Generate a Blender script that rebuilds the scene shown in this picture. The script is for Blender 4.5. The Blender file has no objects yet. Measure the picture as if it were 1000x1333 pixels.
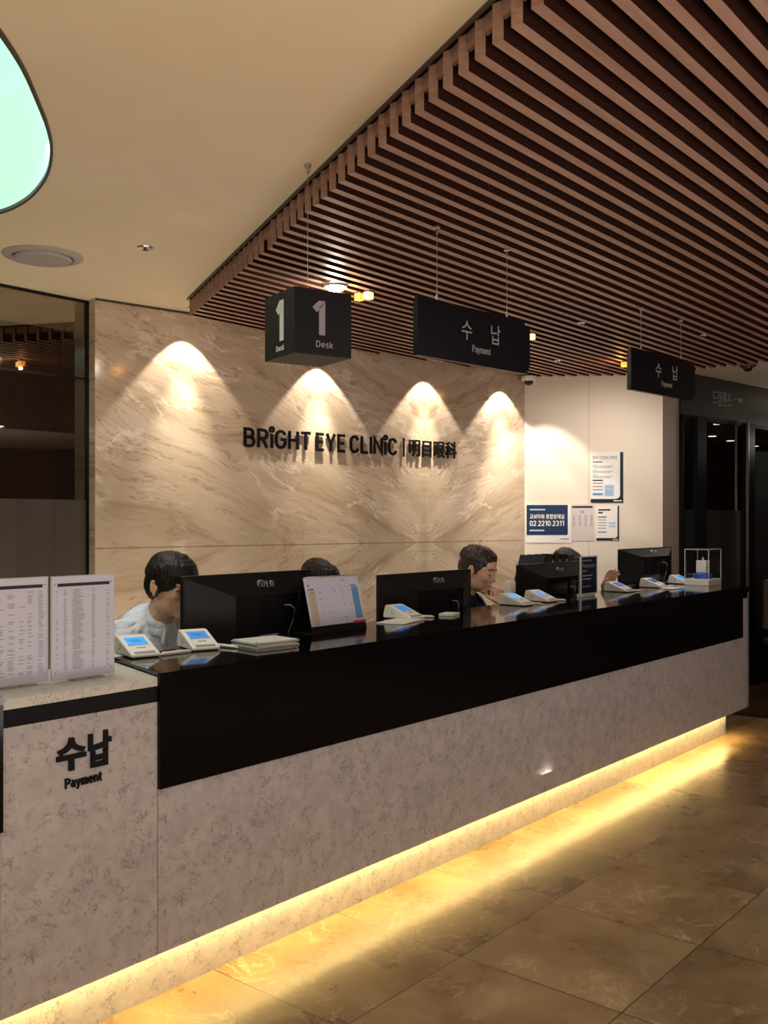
import bpy, bmesh, math, random
from mathutils import Vector, Matrix, noise
from mathutils.geometry import tessellate_polygon
random.seed(7)
PI = math.pi
sc = bpy.context.scene
C = sc.collection
R = math.radians

# ------------------------------------------------------------------ frames
CAMZ = 1.42                                  # eye height
D1 = (0.640, 0.768)                          # direction the counter runs (a axis); b axis points away from the hall
P1 = (-0.768, 0.640)
TH1 = math.atan2(D1[1], D1[0])
D2 = (0.7657, 0.6432)                        # direction of the marble wall
TH2 = math.atan2(D2[1], D2[0])
def P(a, b, z=0): return Vector((a*D1[0]+b*P1[0], a*D1[1]+b*P1[1], z))
def AB(x, y): return (x*D1[0]+y*D1[1], x*P1[0]+y*P1[1])
ZC = 2.589                                   # plaster ceiling
ZS = 2.495                                   # underside of slats
ZL = 0.980                                   # ledge top
ZW = 0.968                                   # low payment counter top
FB = 2.295                                   # front plane of counter

# ------------------------------------------------------------------ materials
def mat(name, base=(.8, .8, .8), rough=.5, metal=0, spec=.5, emit=None, estr=0, trans=0, alpha=1, coat=0, ior=None):
    m = bpy.data.materials.new(name); m.use_nodes = True
    b = m.node_tree.nodes['Principled BSDF']
    b.inputs['Base Color'].default_value = (*base, 1)
    b.inputs['Roughness'].default_value = rough
    b.inputs['Metallic'].default_value = metal
    b.inputs['Specular IOR Level'].default_value = spec
    b.inputs['Transmission Weight'].default_value = trans
    b.inputs['Alpha'].default_value = alpha
    b.inputs['Coat Weight'].default_value = coat
    if ior: b.inputs['IOR'].default_value = ior
    if emit:
        b.inputs['Emission Color'].default_value = (*emit, 1)
        b.inputs['Emission Strength'].default_value = estr
    return m
class G:
    """tiny node helper"""
    def __init__(s, m):
        s.t = m.node_tree; s.n = s.t.nodes; s.l = s.t.links; s.b = s.n['Principled BSDF']
    def put(s, sock, v):
        if hasattr(v, 'is_output') or isinstance(v, bpy.types.NodeSocket): s.l.new(v, sock)
        else: sock.default_value = v
    def new(s, typ, **k):
        x = s.n.new(typ)
        for kk, v in k.items(): setattr(x, kk, v)
        return x
    def math(s, op, a, b=0.0, c=None, clamp=False):
        x = s.new('ShaderNodeMath', operation=op); x.use_clamp = clamp
        s.put(x.inputs[0], a); s.put(x.inputs[1], b)
        if c is not None: s.put(x.inputs[2], c)
        return x.outputs[0]
    def coord(s): return s.new('ShaderNodeTexCoord').outputs['Object']
    def sep(s, v):
        x = s.new('ShaderNodeSeparateXYZ'); s.put(x.inputs[0], v); return x.outputs
    def comb(s, x_, y_, z_):
        x = s.new('ShaderNodeCombineXYZ'); s.put(x.inputs[0], x_); s.put(x.inputs[1], y_); s.put(x.inputs[2], z_); return x.outputs[0]
    def noise(s, v, scale, detail=4, rough=.5, dist=0.0):
        x = s.new('ShaderNodeTexNoise'); s.put(x.inputs['Vector'], v)
        x.inputs['Scale'].default_value = scale; x.inputs['Detail'].default_value = detail
        x.inputs['Roughness'].default_value = rough; x.inputs['Distortion'].default_value = dist
        return x.outputs
    def ramp(s, f, stops, interp='LINEAR'):
        x = s.new('ShaderNodeValToRGB'); s.put(x.inputs[0], f); r = x.color_ramp; r.interpolation = interp
        while len(r.elements) < len(stops): r.elements.new(.5)
        for e, (p, c) in zip(r.elements, stops):
            e.position = p; e.color = (*c, 1) if not isinstance(c, (int, float)) else (c, c, c, 1)
        return x.outputs[0]
    def mix(s, f, a, b, blend='MIX'):
        x = s.new('ShaderNodeMix', data_type='RGBA', blend_type=blend)
        s.put(x.inputs[0], f)
        s.put(x.inputs[6], (*a, 1) if isinstance(a, tuple) and len(a) == 3 else a)
        s.put(x.inputs[7], (*b, 1) if isinstance(b, tuple) and len(b) == 3 else b)
        return x.outputs[2]
    def vmath(s, op, a, b):
        x = s.new('ShaderNodeVectorMath', operation=op); s.put(x.inputs[0], a); s.put(x.inputs[1], b); return x.outputs[0]
    def bump(s, h, strength=.2, dist=.002):
        x = s.new('ShaderNodeBump'); x.inputs['Strength'].default_value = strength; x.inputs['Distance'].default_value = dist
        s.put(x.inputs['Height'], h); s.l.new(x.outputs[0], s.b.inputs['Normal'])
    def col(s, c): s.l.new(c, s.b.inputs['Base Color'])

M = {}
M['plaster'] = mat('plaster', (.80, .70, .52), .85, spec=.2)
g = G(M['plaster']); n_ = g.noise(g.coord(), 9, 5); g.col(g.mix(n_[0], (.76, .66, .48), (.82, .72, .54))); g.bump(g.noise(g.coord(), 60, 3)[0], .15)
M['white_wall'] = mat('white_wall', (.74, .68, .60), .55, spec=.3)
g = G(M['white_wall']); g.col(g.mix(g.noise(g.coord(), 3, 3)[0], (.72, .655, .575), (.76, .70, .62)))
M['mauve_wall'] = mat('mauve_wall', (.42, .33, .29), .6, spec=.3)
M['black_shop'] = mat('black_shop', (.026, .027, .032), .35, spec=.4)
M['black_frame'] = mat('black_frame', (.007, .007, .009), .3, spec=.2)
M['black_matte'] = mat('black_matte', (.006, .006, .007), .55, spec=.15)
M['navy_sign'] = mat('navy_sign', (.005, .005, .009), .32, spec=.25)
M['cube_face'] = mat('cube_face', (.007, .008, .010), .4, spec=.3)
M['plastic_black'] = mat('plastic_black', (.007, .007, .008), .42, spec=.25)
M['plastic_gloss'] = mat('plastic_gloss', (.010, .010, .011), .15, spec=.5)
M['white_plastic'] = mat('white_plastic', (.78, .77, .74), .35)
M['grey_plastic'] = mat('grey_plastic', (.25, .25, .26), .45)
M['paper'] = mat('paper', (.57, .59, .76), .6, spec=.3)
M['paper_pink'] = mat('paper_pink', (.62, .56, .58), .7, spec=.2)
M['ink'] = mat('ink', (.03, .03, .045), .6, spec=.2)
M['ink_soft'] = mat('ink_soft', (.25, .24, .28), .6, spec=.2)
M['ink_pale'] = mat('ink_pale', (.42, .40, .45), .6, spec=.2)
M['navy_print'] = mat('navy_print', (.010, .035, .10), .5, spec=.3)
M['navy_dark'] = mat('navy_dark', (.010, .016, .035), .5, spec=.3)
M['blue_print'] = mat('blue_print', (.12, .30, .55), .5, spec=.3)
M['sky_print'] = mat('sky_print', (.42, .58, .78), .5, spec=.3)
M['beige_print'] = mat('beige_print', (.52, .44, .34), .6, spec=.3)
M['red_print'] = mat('red_print', (.45, .03, .12), .6, spec=.3)
M['blue_plastic'] = mat('blue_plastic', (.01, .08, .42), .3)
M['white_print'] = mat('white_print', (.80, .80, .80), .5, spec=.3)
M['dim_print'] = mat('dim_print', (.34, .33, .35), .5, spec=.3)
M['lilac_print'] = mat('lilac_print', (.30, .28, .34), .5, spec=.3)
M['steel'] = mat('steel', (.55, .53, .50), .3, metal=1)
M['wire'] = mat('wire', (.45, .42, .38), .4, metal=.8)
M['screen'] = mat('screen', (.02, .1, .2), .2, emit=(.03, .36, .85), estr=.95)
M['screen_b'] = mat('screen_b', (.02, .1, .2), .2, emit=(.08, .30, .75), estr=.75)
M['screen_c'] = mat('screen_c', (.02, .05, .2), .2, emit=(.05, .10, .55), estr=.6)
M['screen_txt'] = mat('screen_txt', (.02, .05, .2), .3, emit=(.01, .12, .45), estr=.6)
M['acrylic'] = mat('acrylic', (.95, .97, .98), .02, trans=1, ior=1.3)
M['acrylic_edge'] = mat('acrylic_edge', (.75, .78, .80), .15, trans=.35)
M['skin'] = mat('skin', (.66, .42, .30), .5, spec=.35)
M['skin'].node_tree.nodes['Principled BSDF'].inputs['Subsurface Weight'].default_value = .08
M['skin'].node_tree.nodes['Principled BSDF'].inputs['Subsurface Scale'].default_value = .01
g = G(M['skin']); g.col(g.mix(g.noise(g.coord(), 14, 3)[0], (.66, .40, .29), (.74, .48, .36)))
M['lip'] = mat('lip', (.38, .11, .09), .45)
M['eye_dark'] = mat('eye_dark', (.015, .010, .010), .3)
M['hair'] = mat('hair', (.008, .006, .006), .5, spec=.3)
g = G(M['hair']); c_ = g.coord(); s_ = g.vmath('MULTIPLY', c_, (160, 60, 25)); g.bump(g.noise(s_, 1, 3)[0], .8, .004)
M['hair_brown'] = mat('hair_brown', (.022, .014, .011), .42, spec=.5)
g = G(M['hair_brown']); c_ = g.coord(); s_ = g.vmath('MULTIPLY', c_, (60, 160, 25)); g.bump(g.noise(s_, 1, 3)[0], .8, .004)
M['shirt_white'] = mat('shirt_white', (.70, .76, .90), .8, spec=.2)
g = G(M['shirt_white']); g.bump(g.noise(g.coord(), 13, 2, .5, 1.2)[0], .9, .03)
M['shirt_navy'] = mat('shirt_navy', (.010, .018, .07), .8, spec=.2)
M['shirt_dark'] = mat('shirt_dark', (.03, .03, .035), .8, spec=.2)
M['trousers'] = mat('trousers', (.02, .02, .025), .85, spec=.2)
M['cushion'] = mat('cushion', (.05, .035, .03), .6)
M['brown_leather'] = mat('brown_leather', (.034, .021, .016), .5)
M['sage_panel'] = mat('sage_panel', (.30, .28, .22), .7)
M['vent_grey'] = mat('vent_grey', (.42, .38, .37), .5)
M['amber'] = mat('amber', (.8, .4, .1), .4, emit=(1.0, .36, .04), estr=1.3)
M['amber_pale'] = mat('amber_pale', (.8, .6, .3), .4, emit=(1.0, .72, .36), estr=1.3)
M['lamp_white'] = mat('lamp_white', (1, 1, 1), .4, emit=(1.0, .93, .80), estr=26)
M['downlight'] = mat('downlight', (1, 1, 1), .4, emit=(1.0, .90, .75), estr=5)
M['mint'] = mat('mint', (.2, .3, .25), .5, emit=(.58, .97, .80), estr=.86)
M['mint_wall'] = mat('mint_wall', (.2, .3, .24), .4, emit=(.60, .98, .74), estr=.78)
M['led'] = mat('led', (1, 1, 1), .5, emit=(1.0, .71, .24), estr=85)
M['lamp_reflection'] = mat('lamp_reflection', (1, 1, 1), .5, emit=(1.0, .85, .65), estr=4)
M['rim_dark'] = mat('rim_dark', (.06, .045, .035), .5)

# beige marble, book-matched about a vertical and a horizontal joint
def marble(name, x0, z0, mirror=True):
    m = mat(name, (.5, .38, .26), .13, spec=.45); g = G(m)
    x, y, z = g.sep(g.coord())
    if mirror:
        mx = g.math('ABSOLUTE', g.math('SUBTRACT', x, x0)); mz = g.math('ABSOLUTE', g.math('SUBTRACT', z, z0))
    else: mx, mz = x, z
    big = g.noise(g.comb(g.math('MULTIPLY', mx, 1.0), g.math('MULTIPLY', mz, 1.0), 3.1), 1.1, 3, .5)[0]
    wob = g.noise(g.comb(mx, mz, 7.7), 4.0, 4, .55)[0]
    # across-vein coordinate: bands run gently down towards the centre joint
    s = g.math('SUBTRACT', mz, g.math('MULTIPLY', mx, .38))
    s = g.math('ADD', s, g.math('MULTIPLY', big, .42)); s = g.math('ADD', s, g.math('MULTIPLY', wob, .07))
    t = g.math('ADD', g.math('MULTIPLY', mx, .85), g.math('MULTIPLY', mz, .5))
    bands = g.noise(g.comb(g.math('MULTIPLY', s, 5.0), g.math('MULTIPLY', t, .8), 1.0), 1.0, 6, .62)[0]
    fine = g.noise(g.comb(g.math('MULTIPLY', s, 22.0), g.math('MULTIPLY', t, 2.2), 4.0), 1.0, 5, .6, .4)[0]
    col = g.ramp(bands, [(.28, (.36, .26, .18)), (.42, (.45, .345, .25)), (.52, (.53, .42, .32)), (.62, (.60, .49, .385)), (.76, (.44, .33, .235))])
    col = g.mix(g.ramp(fine, [(.35, 0.0), (.75, .55)]), col, (.70, .59, .47))
    # thin dark veins
    v1 = g.noise(g.comb(g.math('MULTIPLY', s, 11.0), g.math('MULTIPLY', t, 1.6), 9.0), 1.0, 6, .6, .15)[0]
    r1 = g.math('ABSOLUTE', g.math('SUBTRACT', v1, .5))
    line = g.ramp(r1, [(0.0, .70), (.007, .35), (.016, 0.0)])
    msk = g.ramp(g.noise(g.comb(mx, mz, 2.0), 2.2, 3)[0], [(.36, 0.0), (.52, 1.0)])
    col = g.mix(g.math('MULTIPLY', line, msk), col, (.26, .15, .08))
    # pale crystalline veins
    v2 = g.noise(g.comb(g.math('MULTIPLY', s, 4.2), g.math('MULTIPLY', t, 1.5), 19.0), 1.0, 7, .65, .3)[0]
    r2 = g.math('ABSOLUTE', g.math('SUBTRACT', v2, .52))
    l2 = g.ramp(r2, [(0.0, .75), (.014, .45), (.030, 0.0)])
    msk2 = g.ramp(g.noise(g.comb(mx, mz, 31.0), 2.6, 3)[0], [(.47, 0.0), (.56, 1.0)])
    col = g.mix(g.math('MULTIPLY', l2, msk2), col, (.80, .72, .62))
    # joints between slabs
    if mirror:
        jx = g.math('ABSOLUTE', g.math('SUBTRACT', g.math('MODULO', g.math('ADD', mx, 20*.95), .95), 0.0))
        j1 = g.math('LESS_THAN', jx, .0022); j2 = g.math('LESS_THAN', mz, .0035)
        col = g.mix(g.math('MULTIPLY', j1, .30), col, (.30, .20, .13)); col = g.mix(g.math('MULTIPLY', j2, .7), col, (.22, .13, .08))
    g.col(col)
    g.bump(g.noise(g.comb(mx, mz, 0.0), 30, 3)[0], .03)
    return m
M['marble'] = marble('marble', 1.944*1.2, 1.275)
M['marble_side'] = marble('marble_side', 0, 0, False)

def quartz(name, base, dark, pale):
    m = mat(name, base, .38, spec=.4); g = G(m); c = g.coord()
    w = g.noise(c, 22, 4)[1]
    cc = g.vmath('ADD', c, g.vmath('MULTIPLY', w, (.045, .045, .045)))
    a = g.noise(cc, 34, 6, .65, .3)[0]
    r = g.math('ABSOLUTE', g.math('SUBTRACT', a, .5))
    ln = g.ramp(r, [(0, .85), (.012, .5), (.030, 0.0)])
    mk = g.ramp(g.noise(cc, 26, 4, .6)[0], [(.46, 0.0), (.58, 1.0)])
    soft = g.noise(cc, 18, 5, .6)[0]
    col = g.mix(g.ramp(soft, [(.35, 0.0), (.65, 1.0)]), base, pale)
    col = g.mix(g.math('MULTIPLY', ln, mk), col, dark)
    g.col(col); return m
M['quartz'] = quartz('quartz', (.38, .36, .37), (.12, .105, .115), (.47, .445, .45))
M['quartz_top'] = quartz('quartz_top', (.52, .52, .48), (.25, .25, .22), (.60, .60, .56))
M['granite'] = mat('granite', (.004, .0035, .004), .07, spec=.45)
g = G(M['granite']); fl = g.noise(g.coord(), 400, 2)[0]; g.col(g.ramp(fl, [(.66, (.004, .0035, .004)), (.74, (.03, .028, .03))]))
M['granite_front'] = mat('granite_front', (.004, .0035, .004), .10, spec=.16)
g = G(M['granite_front']); fl = g.noise(g.coord(), 300, 2)[0]; g.col(g.ramp(fl, [(.66, (.004, .0035, .004)), (.76, (.02, .018, .02))]))

def floor_mat():
    m = mat('floor_marble', (.2, .13, .07), .16, spec=.40); g = G(m); x, y, z = g.sep(g.coord())
    u = g.math('DIVIDE', g.math('SUBTRACT', x, 2.585-.577*20), .577); v = g.math('DIVIDE', g.math('SUBTRACT', y, 1.262-.565*20), .565)
    iu = g.math('FLOOR', u); iv = g.math('FLOOR', v); fu = g.math('FRACT', u); fv = g.math('FRACT', v)
    wn = g.new('ShaderNodeTexWhiteNoise'); g.put(wn.inputs['Vector'], g.comb(iu, iv, 0)); rnd = wn.outputs['Value']; rc = wn.outputs['Color']
    off = g.vmath('MULTIPLY', rc, (30, 30, 30))
    flip = g.math('GREATER_THAN', rnd, .5)
    p = g.comb(x, y, 0)
    pv = g.vmath('ADD', p, off)
    w = g.noise(pv, 2.2, 4)[1]
    pw = g.vmath('ADD', pv, g.vmath('MULTIPLY', w, (.18, .18, .18)))
    a = g.noise(pw, 3.5, 7, .62)[0]
    col = g.ramp(a, [(.22, (.165, .105, .050)), (.45, (.205, .135, .068)), (.60, (.275, .190, .103)), (.80, (.36, .26, .15))])
    b = g.noise(pw, 5.5, 5, .6, .8)[0]
    r = g.math('ABSOLUTE', g.math('SUBTRACT', b, .5)); ln = g.ramp(r, [(0, .85), (.008, .4), (.02, 0.0)])
    mk = g.ramp(g.noise(pv, 3.2, 3)[0], [(.42, 0.0), (.60, 1.0)])
    col = g.mix(g.math('MULTIPLY', ln, mk), col, (.52, .41, .28))
    b2 = g.noise(pw, 11, 5, .6, 1.0)[0]
    r2 = g.math('ABSOLUTE', g.math('SUBTRACT', b2, .5)); l2 = g.ramp(r2, [(0, .5), (.02, 0.0)])
    col = g.mix(g.math('MULTIPLY', l2, mk), col, (.42, .32, .20))
    br = g.math('ADD', .78, g.math('MULTIPLY', rnd, .46))
    col = g.mix(1.0, col, g.comb(br, br, br), 'MULTIPLY')
    eu = g.math('MINIMUM', fu, g.math('SUBTRACT', 1.0, fu)); ev = g.math('MINIMUM', fv, g.math('SUBTRACT', 1.0, fv))
    j = g.math('MAXIMUM', g.math('LESS_THAN', eu, .0036), g.math('LESS_THAN', ev, .0036))
    col = g.mix(j, col, (.035, .022, .012))
    g.col(col)
    ro = g.ramp(a, [(.3, .25), (.7, .33)]); g.l.new(ro, g.b.inputs['Roughness'])
    return m
M['floor'] = floor_mat()

def wood(name, c1, c2, sc_=(2, 40, 40), rough=.5, spec=.3):
    m = mat(name, c1, rough, spec=spec); g = G(m); v = g.vmath('MULTIPLY', g.coord(), sc_)
    a = g.noise(v, 1.0, 5, .6, .3)[0]; g.col(g.mix(g.ramp(a, [(.3, 0.0), (.7, 1.0)]), c1, c2)); return m
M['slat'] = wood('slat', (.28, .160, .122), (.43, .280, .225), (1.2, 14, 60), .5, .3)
M['slat_side_shade'] = mat('slat_side_shade', (.030, .010, .006), .8, spec=.1)  # near-black colour stands in for the shade between the slats
M['slat_back'] = mat('slat_back', (.010, .004, .003), .9, spec=.05)
M['walnut'] = wood('walnut', (.030, .011, .005), (.060, .024, .011), (22, 22, 1.4), .25, .4)
M['wood_floor'] = wood('wood_floor', (.035, .014, .007), (.075, .032, .016), (3, 30, 3), .35)

def glass_pane(name, tint, refl, rough=.02, see=.5):
    """tinted glass: clear part plus an angle-independent mirror film"""
    m = bpy.data.materials.new(name); m.use_nodes = True; t = m.node_tree; t.nodes.clear()
    o = t.nodes.new('ShaderNodeOutputMaterial'); tr = t.nodes.new('ShaderNodeBsdfTransparent'); gl = t.nodes.new('ShaderNodeBsdfGlossy')
    mx = t.nodes.new('ShaderNodeMixShader'); fr = t.nodes.new('ShaderNodeFresnel'); fr.inputs[0].default_value = 1.5
    ad = t.nodes.new('ShaderNodeMath'); ad.operation = 'ADD'; ad.inputs[1].default_value = refl; ad.use_clamp = True
    ge = t.nodes.new('ShaderNodeNewGeometry'); iv = t.nodes.new('ShaderNodeMath'); iv.operation = 'SUBTRACT'; iv.inputs[0].default_value = 1; t.links.new(ge.outputs['Backfacing'], iv.inputs[1])
    m2 = t.nodes.new('ShaderNodeMath'); m2.operation = 'MULTIPLY'; t.links.new(fr.outputs[0], ad.inputs[0]); t.links.new(ad.outputs[0], m2.inputs[0]); t.links.new(iv.outputs[0], m2.inputs[1])
    tr.inputs[0].default_value = (*tint, 1); gl.inputs['Roughness'].default_value = rough; gl.inputs['Color'].default_value = (.9, .9, .9, 1)
    t.links.new(m2.outputs[0], mx.inputs[0]); t.links.new(tr.outputs[0], mx.inputs[1]); t.links.new(gl.outputs[0], mx.inputs[2])
    t.links.new(mx.outputs[0], o.inputs[0]); return m
M['bronze_glass'] = glass_pane('bronze_glass', (.75, .68, .55), .20)
M['dark_glass'] = glass_pane('dark_glass', (.55, .58, .62), .03)
M['clear_case'] = glass_pane('clear_case', (.95, .97, .98), .02)
M['film'] = mat('film', (.085, .072, .066), .22, spec=.5)
M['film_b'] = mat('film_b', (.074, .062, .057), .22, spec=.5)
M['film_dark'] = mat('film_dark', (.018, .019, .023), .4, spec=.4)

# ------------------------------------------------------------------ mesh helpers
class MB:
    def __init__(s): s.bm = bmesh.new(); s.mi = 0
    def _tag(s, faces):
        for f in faces: f.material_index = s.mi
    def box(s, x0, x1, y0, y1, z0, z1, mi=None):
        if mi is not None: s.mi = mi
        v = [s.bm.verts.new(p) for p in ((x0,y0,z0),(x1,y0,z0),(x1,y1,z0),(x0,y1,z0),(x0,y0,z1),(x1,y0,z1),(x1,y1,z1),(x0,y1,z1))]
        s._tag([s.bm.faces.new([v[i] for i in q]) for q in ((3,2,1,0),(4,5,6,7),(0,1,5,4),(1,2,6,5),(2,3,7,6),(3,0,4,7))]); return s
    def hexa(s, pts, mi=None):
        if mi is not None: s.mi = mi
        v = [s.bm.verts.new(p) for p in pts]
        s._tag([s.bm.faces.new([v[i] for i in q]) for q in ((3,2,1,0),(4,5,6,7),(0,1,5,4),(1,2,6,5),(2,3,7,6),(3,0,4,7))]); return s
    def quad(s, pts, mi=None):
        if mi is not None: s.mi = mi
        s._tag([s.bm.faces.new([s.bm.verts.new(p) for p in pts])]); return s
    def prism(s, poly, z0, z1, mi=None, axis='z'):
        """poly in 2D extruded; axis z: (x,y,z); axis y: poly is (x,z) extruded along y; axis x: poly is (y,z) extruded along x"""
        if mi is not None: s.mi = mi
        f = {'z': lambda p, t: (p[0], p[1], t), 'y': lambda p, t: (p[0], t, p[1]), 'x': lambda p, t: (t, p[0], p[1])}[axis]
        A = [s.bm.verts.new(f(p, z0)) for p in poly]; B = [s.bm.verts.new(f(p, z1)) for p in poly]
        n = len(poly); fs = [s.bm.faces.new(A), s.bm.faces.new(B[::-1])]
        for i in range(n): fs.append(s.bm.faces.new((A[i], A[(i+1) % n], B[(i+1) % n], B[i])))
        s._tag(fs); return s
    def cyl(s, c, r, h, n=24, r2=None, axis='z', mi=None):
        if mi is not None: s.mi = mi
        r2 = r if r2 is None else r2
        rot = {'z': Matrix(), 'y': Matrix.Rotation(-PI/2, 4, 'X'), 'x': Matrix.Rotation(PI/2, 4, 'Y')}[axis]
        A = []; B = []
        for i in range(n):
            t = 2*PI*i/n
            A.append(s.bm.verts.new(Vector(c)+rot @ Vector((r*math.cos(t), r*math.sin(t), 0))))
            B.append(s.bm.verts.new(Vector(c)+rot @ Vector((r2*math.cos(t), r2*math.sin(t), h))))
        fs = [s.bm.faces.new(A[::-1]), s.bm.faces.new(B)]
        for i in range(n): fs.append(s.bm.faces.new((A[i], A[(i+1) % n], B[(i+1) % n], B[i])))
        s._tag(fs); return s
    def lathe(s, prof, c=(0, 0, 0), n=32, mi=None):
        if mi is not None: s.mi = mi
        rings = []
        for r, z in prof:
            if r < 1e-6: rings.append([s.bm.verts.new((c[0], c[1], c[2]+z))])
            else: rings.append([s.bm.verts.new((c[0]+r*math.cos(2*PI*i/n), c[1]+r*math.sin(2*PI*i/n), c[2]+z)) for i in range(n)])
        fs = []
        for A, B in zip(rings, rings[1:]):
            for i in range(n):
                j = (i+1) % n
                if len(A) == 1 and len(B) == 1: continue
                if len(A) == 1: fs.append(s.bm.faces.new((A[0], B[j], B[i])))
                elif len(B) == 1: fs.append(s.bm.faces.new((A[i], A[j], B[0])))
                else: fs.append(s.bm.faces.new((A[i], A[j], B[j], B[i])))
        s._tag(fs); return s
    def tube(s, pts, r, n=8, mi=None, radii=None):
        if mi is not None: s.mi = mi
        pts = [Vector(p) for p in pts]; rings = []; up = Vector((0, 0, 1))
        for i, p in enumerate(pts):
            d = (pts[min(i+1, len(pts)-1)]-pts[max(i-1, 0)]).normalized()
            q = up if abs(d.dot(up)) < .95 else Vector((1, 0, 0))
            x = d.cross(q).normalized(); y = d.cross(x).normalized(); rr = radii[i] if radii else r
            rings.append([s.bm.verts.new(p+x*rr*math.cos(2*PI*k/n)+y*rr*math.sin(2*PI*k/n)) for k in range(n)])
        fs = [s.bm.faces.new(rings[0]), s.bm.faces.new(rings[-1][::-1])]
        for A, B in zip(rings, rings[1:]):
            for i in range(n): fs.append(s.bm.faces.new((A[i], A[(i+1) % n], B[(i+1) % n], B[i])))
        s._tag(fs); return s
    def ell(s, c, r, rot=None, n=20, mi=None):
        if mi is not None: s.mi = mi
        m = max(6, n*2//3); c = Vector(c); rot = rot or Matrix.Identity(3)
        def V(t, p): return s.bm.verts.new(c+rot @ Vector((r[0]*math.sin(p)*math.cos(t), r[1]*math.sin(p)*math.sin(t), r[2]*math.cos(p))))
        top = V(0, 0); bot = V(0, PI); rings = [[V(2*PI*i/n, PI*k/m) for i in range(n)] for k in range(1, m)]; fs = []
        for i in range(n):
            j = (i+1) % n; fs.append(s.bm.faces.new((top, rings[0][i], rings[0][j]))); fs.append(s.bm.faces.new((bot, rings[-1][j], rings[-1][i])))
            for A, B in zip(rings, rings[1:]): fs.append(s.bm.faces.new((A[i], B[i], B[j], A[j])))
        s._tag(fs); return s
    def caps(s, a, b, ra, rb, n=14, steps=1):
        """tapered capsule"""
        a = Vector(a); b = Vector(b); s.ell(a, (ra,)*3, n=n); s.ell(b, (rb,)*3, n=n); s.tube([a, b], ra, n=n, radii=[ra, rb]); return s
    def stroke(s, pts, w, y0, y1, closed=False, f=None, mi=None):
        """2-D polyline (x,z) thickened to width w, extruded between y0 and y1 (facing -y)"""
        if mi is not None: s.mi = mi
        pts = [Vector((p[0], p[1])) for p in pts]
        pts = [p for i, p in enumerate(pts) if i == 0 or (p-pts[i-1]).length > 1e-4]
        n = len(pts); L = []; Rr = []
        for i, p in enumerate(pts):
            a = pts[i-1] if (i or closed) else None; b = pts[(i+1) % n] if (i < n-1 or closed) else None
            d1 = (p-a).normalized() if a is not None else None; d2 = (b-p).normalized() if b is not None else None
            if d1 is None: d1 = d2
            if d2 is None: d2 = d1
            n1 = Vector((-d1.y, d1.x)); n2 = Vector((-d2.y, d2.x)); m = (n1+n2)
            m = m.normalized() if m.length > 1e-6 else n1
            k = min(1/max(m.dot(n1), .4), 2.0)
            L.append(p+m*k*w/2); Rr.append(p-m*k*w/2)
        f = f or (lambda q: q)
        def V(q, y): q = f(q); return s.bm.verts.new((q[0], y, q[1]))
        A = [(V(l, y0), V(r, y0), V(r, y1), V(l, y1)) for l, r in zip(L, Rr)]
        fs = []
        rng = range(n if closed else n-1)
        for i in rng:
            q = A[i]; k = A[(i+1) % n]
            for e in range(4): fs.append(s.bm.faces.new((q[e], q[(e+1) % 4], k[(e+1) % 4], k[e])))
        if not closed: fs += [s.bm.faces.new(A[0]), s.bm.faces.new(A[-1][::-1])]
        s._tag(fs); return s
    def xf(s, m): bmesh.ops.transform(s.bm, matrix=m, verts=s.bm.verts); return s
    def mesh(s, name, mats, smooth=False, bevel=0):
        bm = s.bm
        bmesh.ops.recalc_face_normals(bm, faces=bm.faces)
        me = bpy.data.meshes.new(name); bm.to_mesh(me); bm.free()
        for m in (mats if isinstance(mats, (list, tuple)) else [mats]): me.materials.append(M[m] if isinstance(m, str) else m)
        if smooth:
            me.polygons.foreach_set('use_smooth', [True]*len(me.polygons))
            try: me.set_sharp_from_angle(angle=R(40))
            except Exception: pass
        return me
    def build(s, name, mats, parent=None, loc=(0, 0, 0), rz=0, smooth=False, bevel=0, seg=2):
        me = s.mesh(name, mats, smooth)
        o = bpy.data.objects.new(name, me); C.objects.link(o); o.location = loc; o.rotation_euler = (0, 0, rz)
        if parent: o.parent = parent
        if bevel:
            b = o.modifiers.new('b', 'BEVEL'); b.width = bevel; b.segments = seg; b.limit_method = 'ANGLE'; b.angle_limit = R(40)
        return o
def tag(o, label=None, cat=None, group=None, kind=None):
    if label: o['label'] = label
    if cat: o['category'] = cat
    if group: o['group'] = group
    if kind: o['kind'] = kind
    return o
def empty(name, loc, rz=0, label=None, cat=None, group=None):
    o = bpy.data.objects.new(name, None); C.objects.link(o); o.location = loc; o.rotation_euler = (0, 0, rz); o.empty_display_size = .05
    return tag(o, label, cat, group)
def copy_tree(o, parent=None):
    c = o.copy(); C.objects.link(c); c.parent = parent
    for ch in [x for x in sc.objects if x.parent == o]: copy_tree(ch, c)
    return c
def rrect(x0, x1, y0, y1, r, n=6, which=(1, 1, 1, 1)):
    """rounded rectangle; which = corners (x0y0, x1y0, x1y1, x0y1)"""
    out = []
    for k, (cx, cy, a0) in enumerate(((x0, y0, PI), (x1, y0, 1.5*PI), (x1, y1, 0), (x0, y1, .5*PI))):
        if not which[k]: out.append((cx, cy)); continue
        ox = cx+r if cx == x0 else cx-r; oy = cy+r if cy == y0 else cy-r
        for i in range(n+1): a = a0+PI/2*i/n; out.append((ox+r*math.cos(a), oy+r*math.sin(a)))
    return out

# ------------------------------------------------------------------ lettering
def arc(cx, cy, rx, ry, a0, a1, n=8): return [(cx+rx*math.cos(R(a0+(a1-a0)*i/n)), cy+ry*math.sin(R(a0+(a1-a0)*i/n))) for i in range(n+1)]
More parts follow.
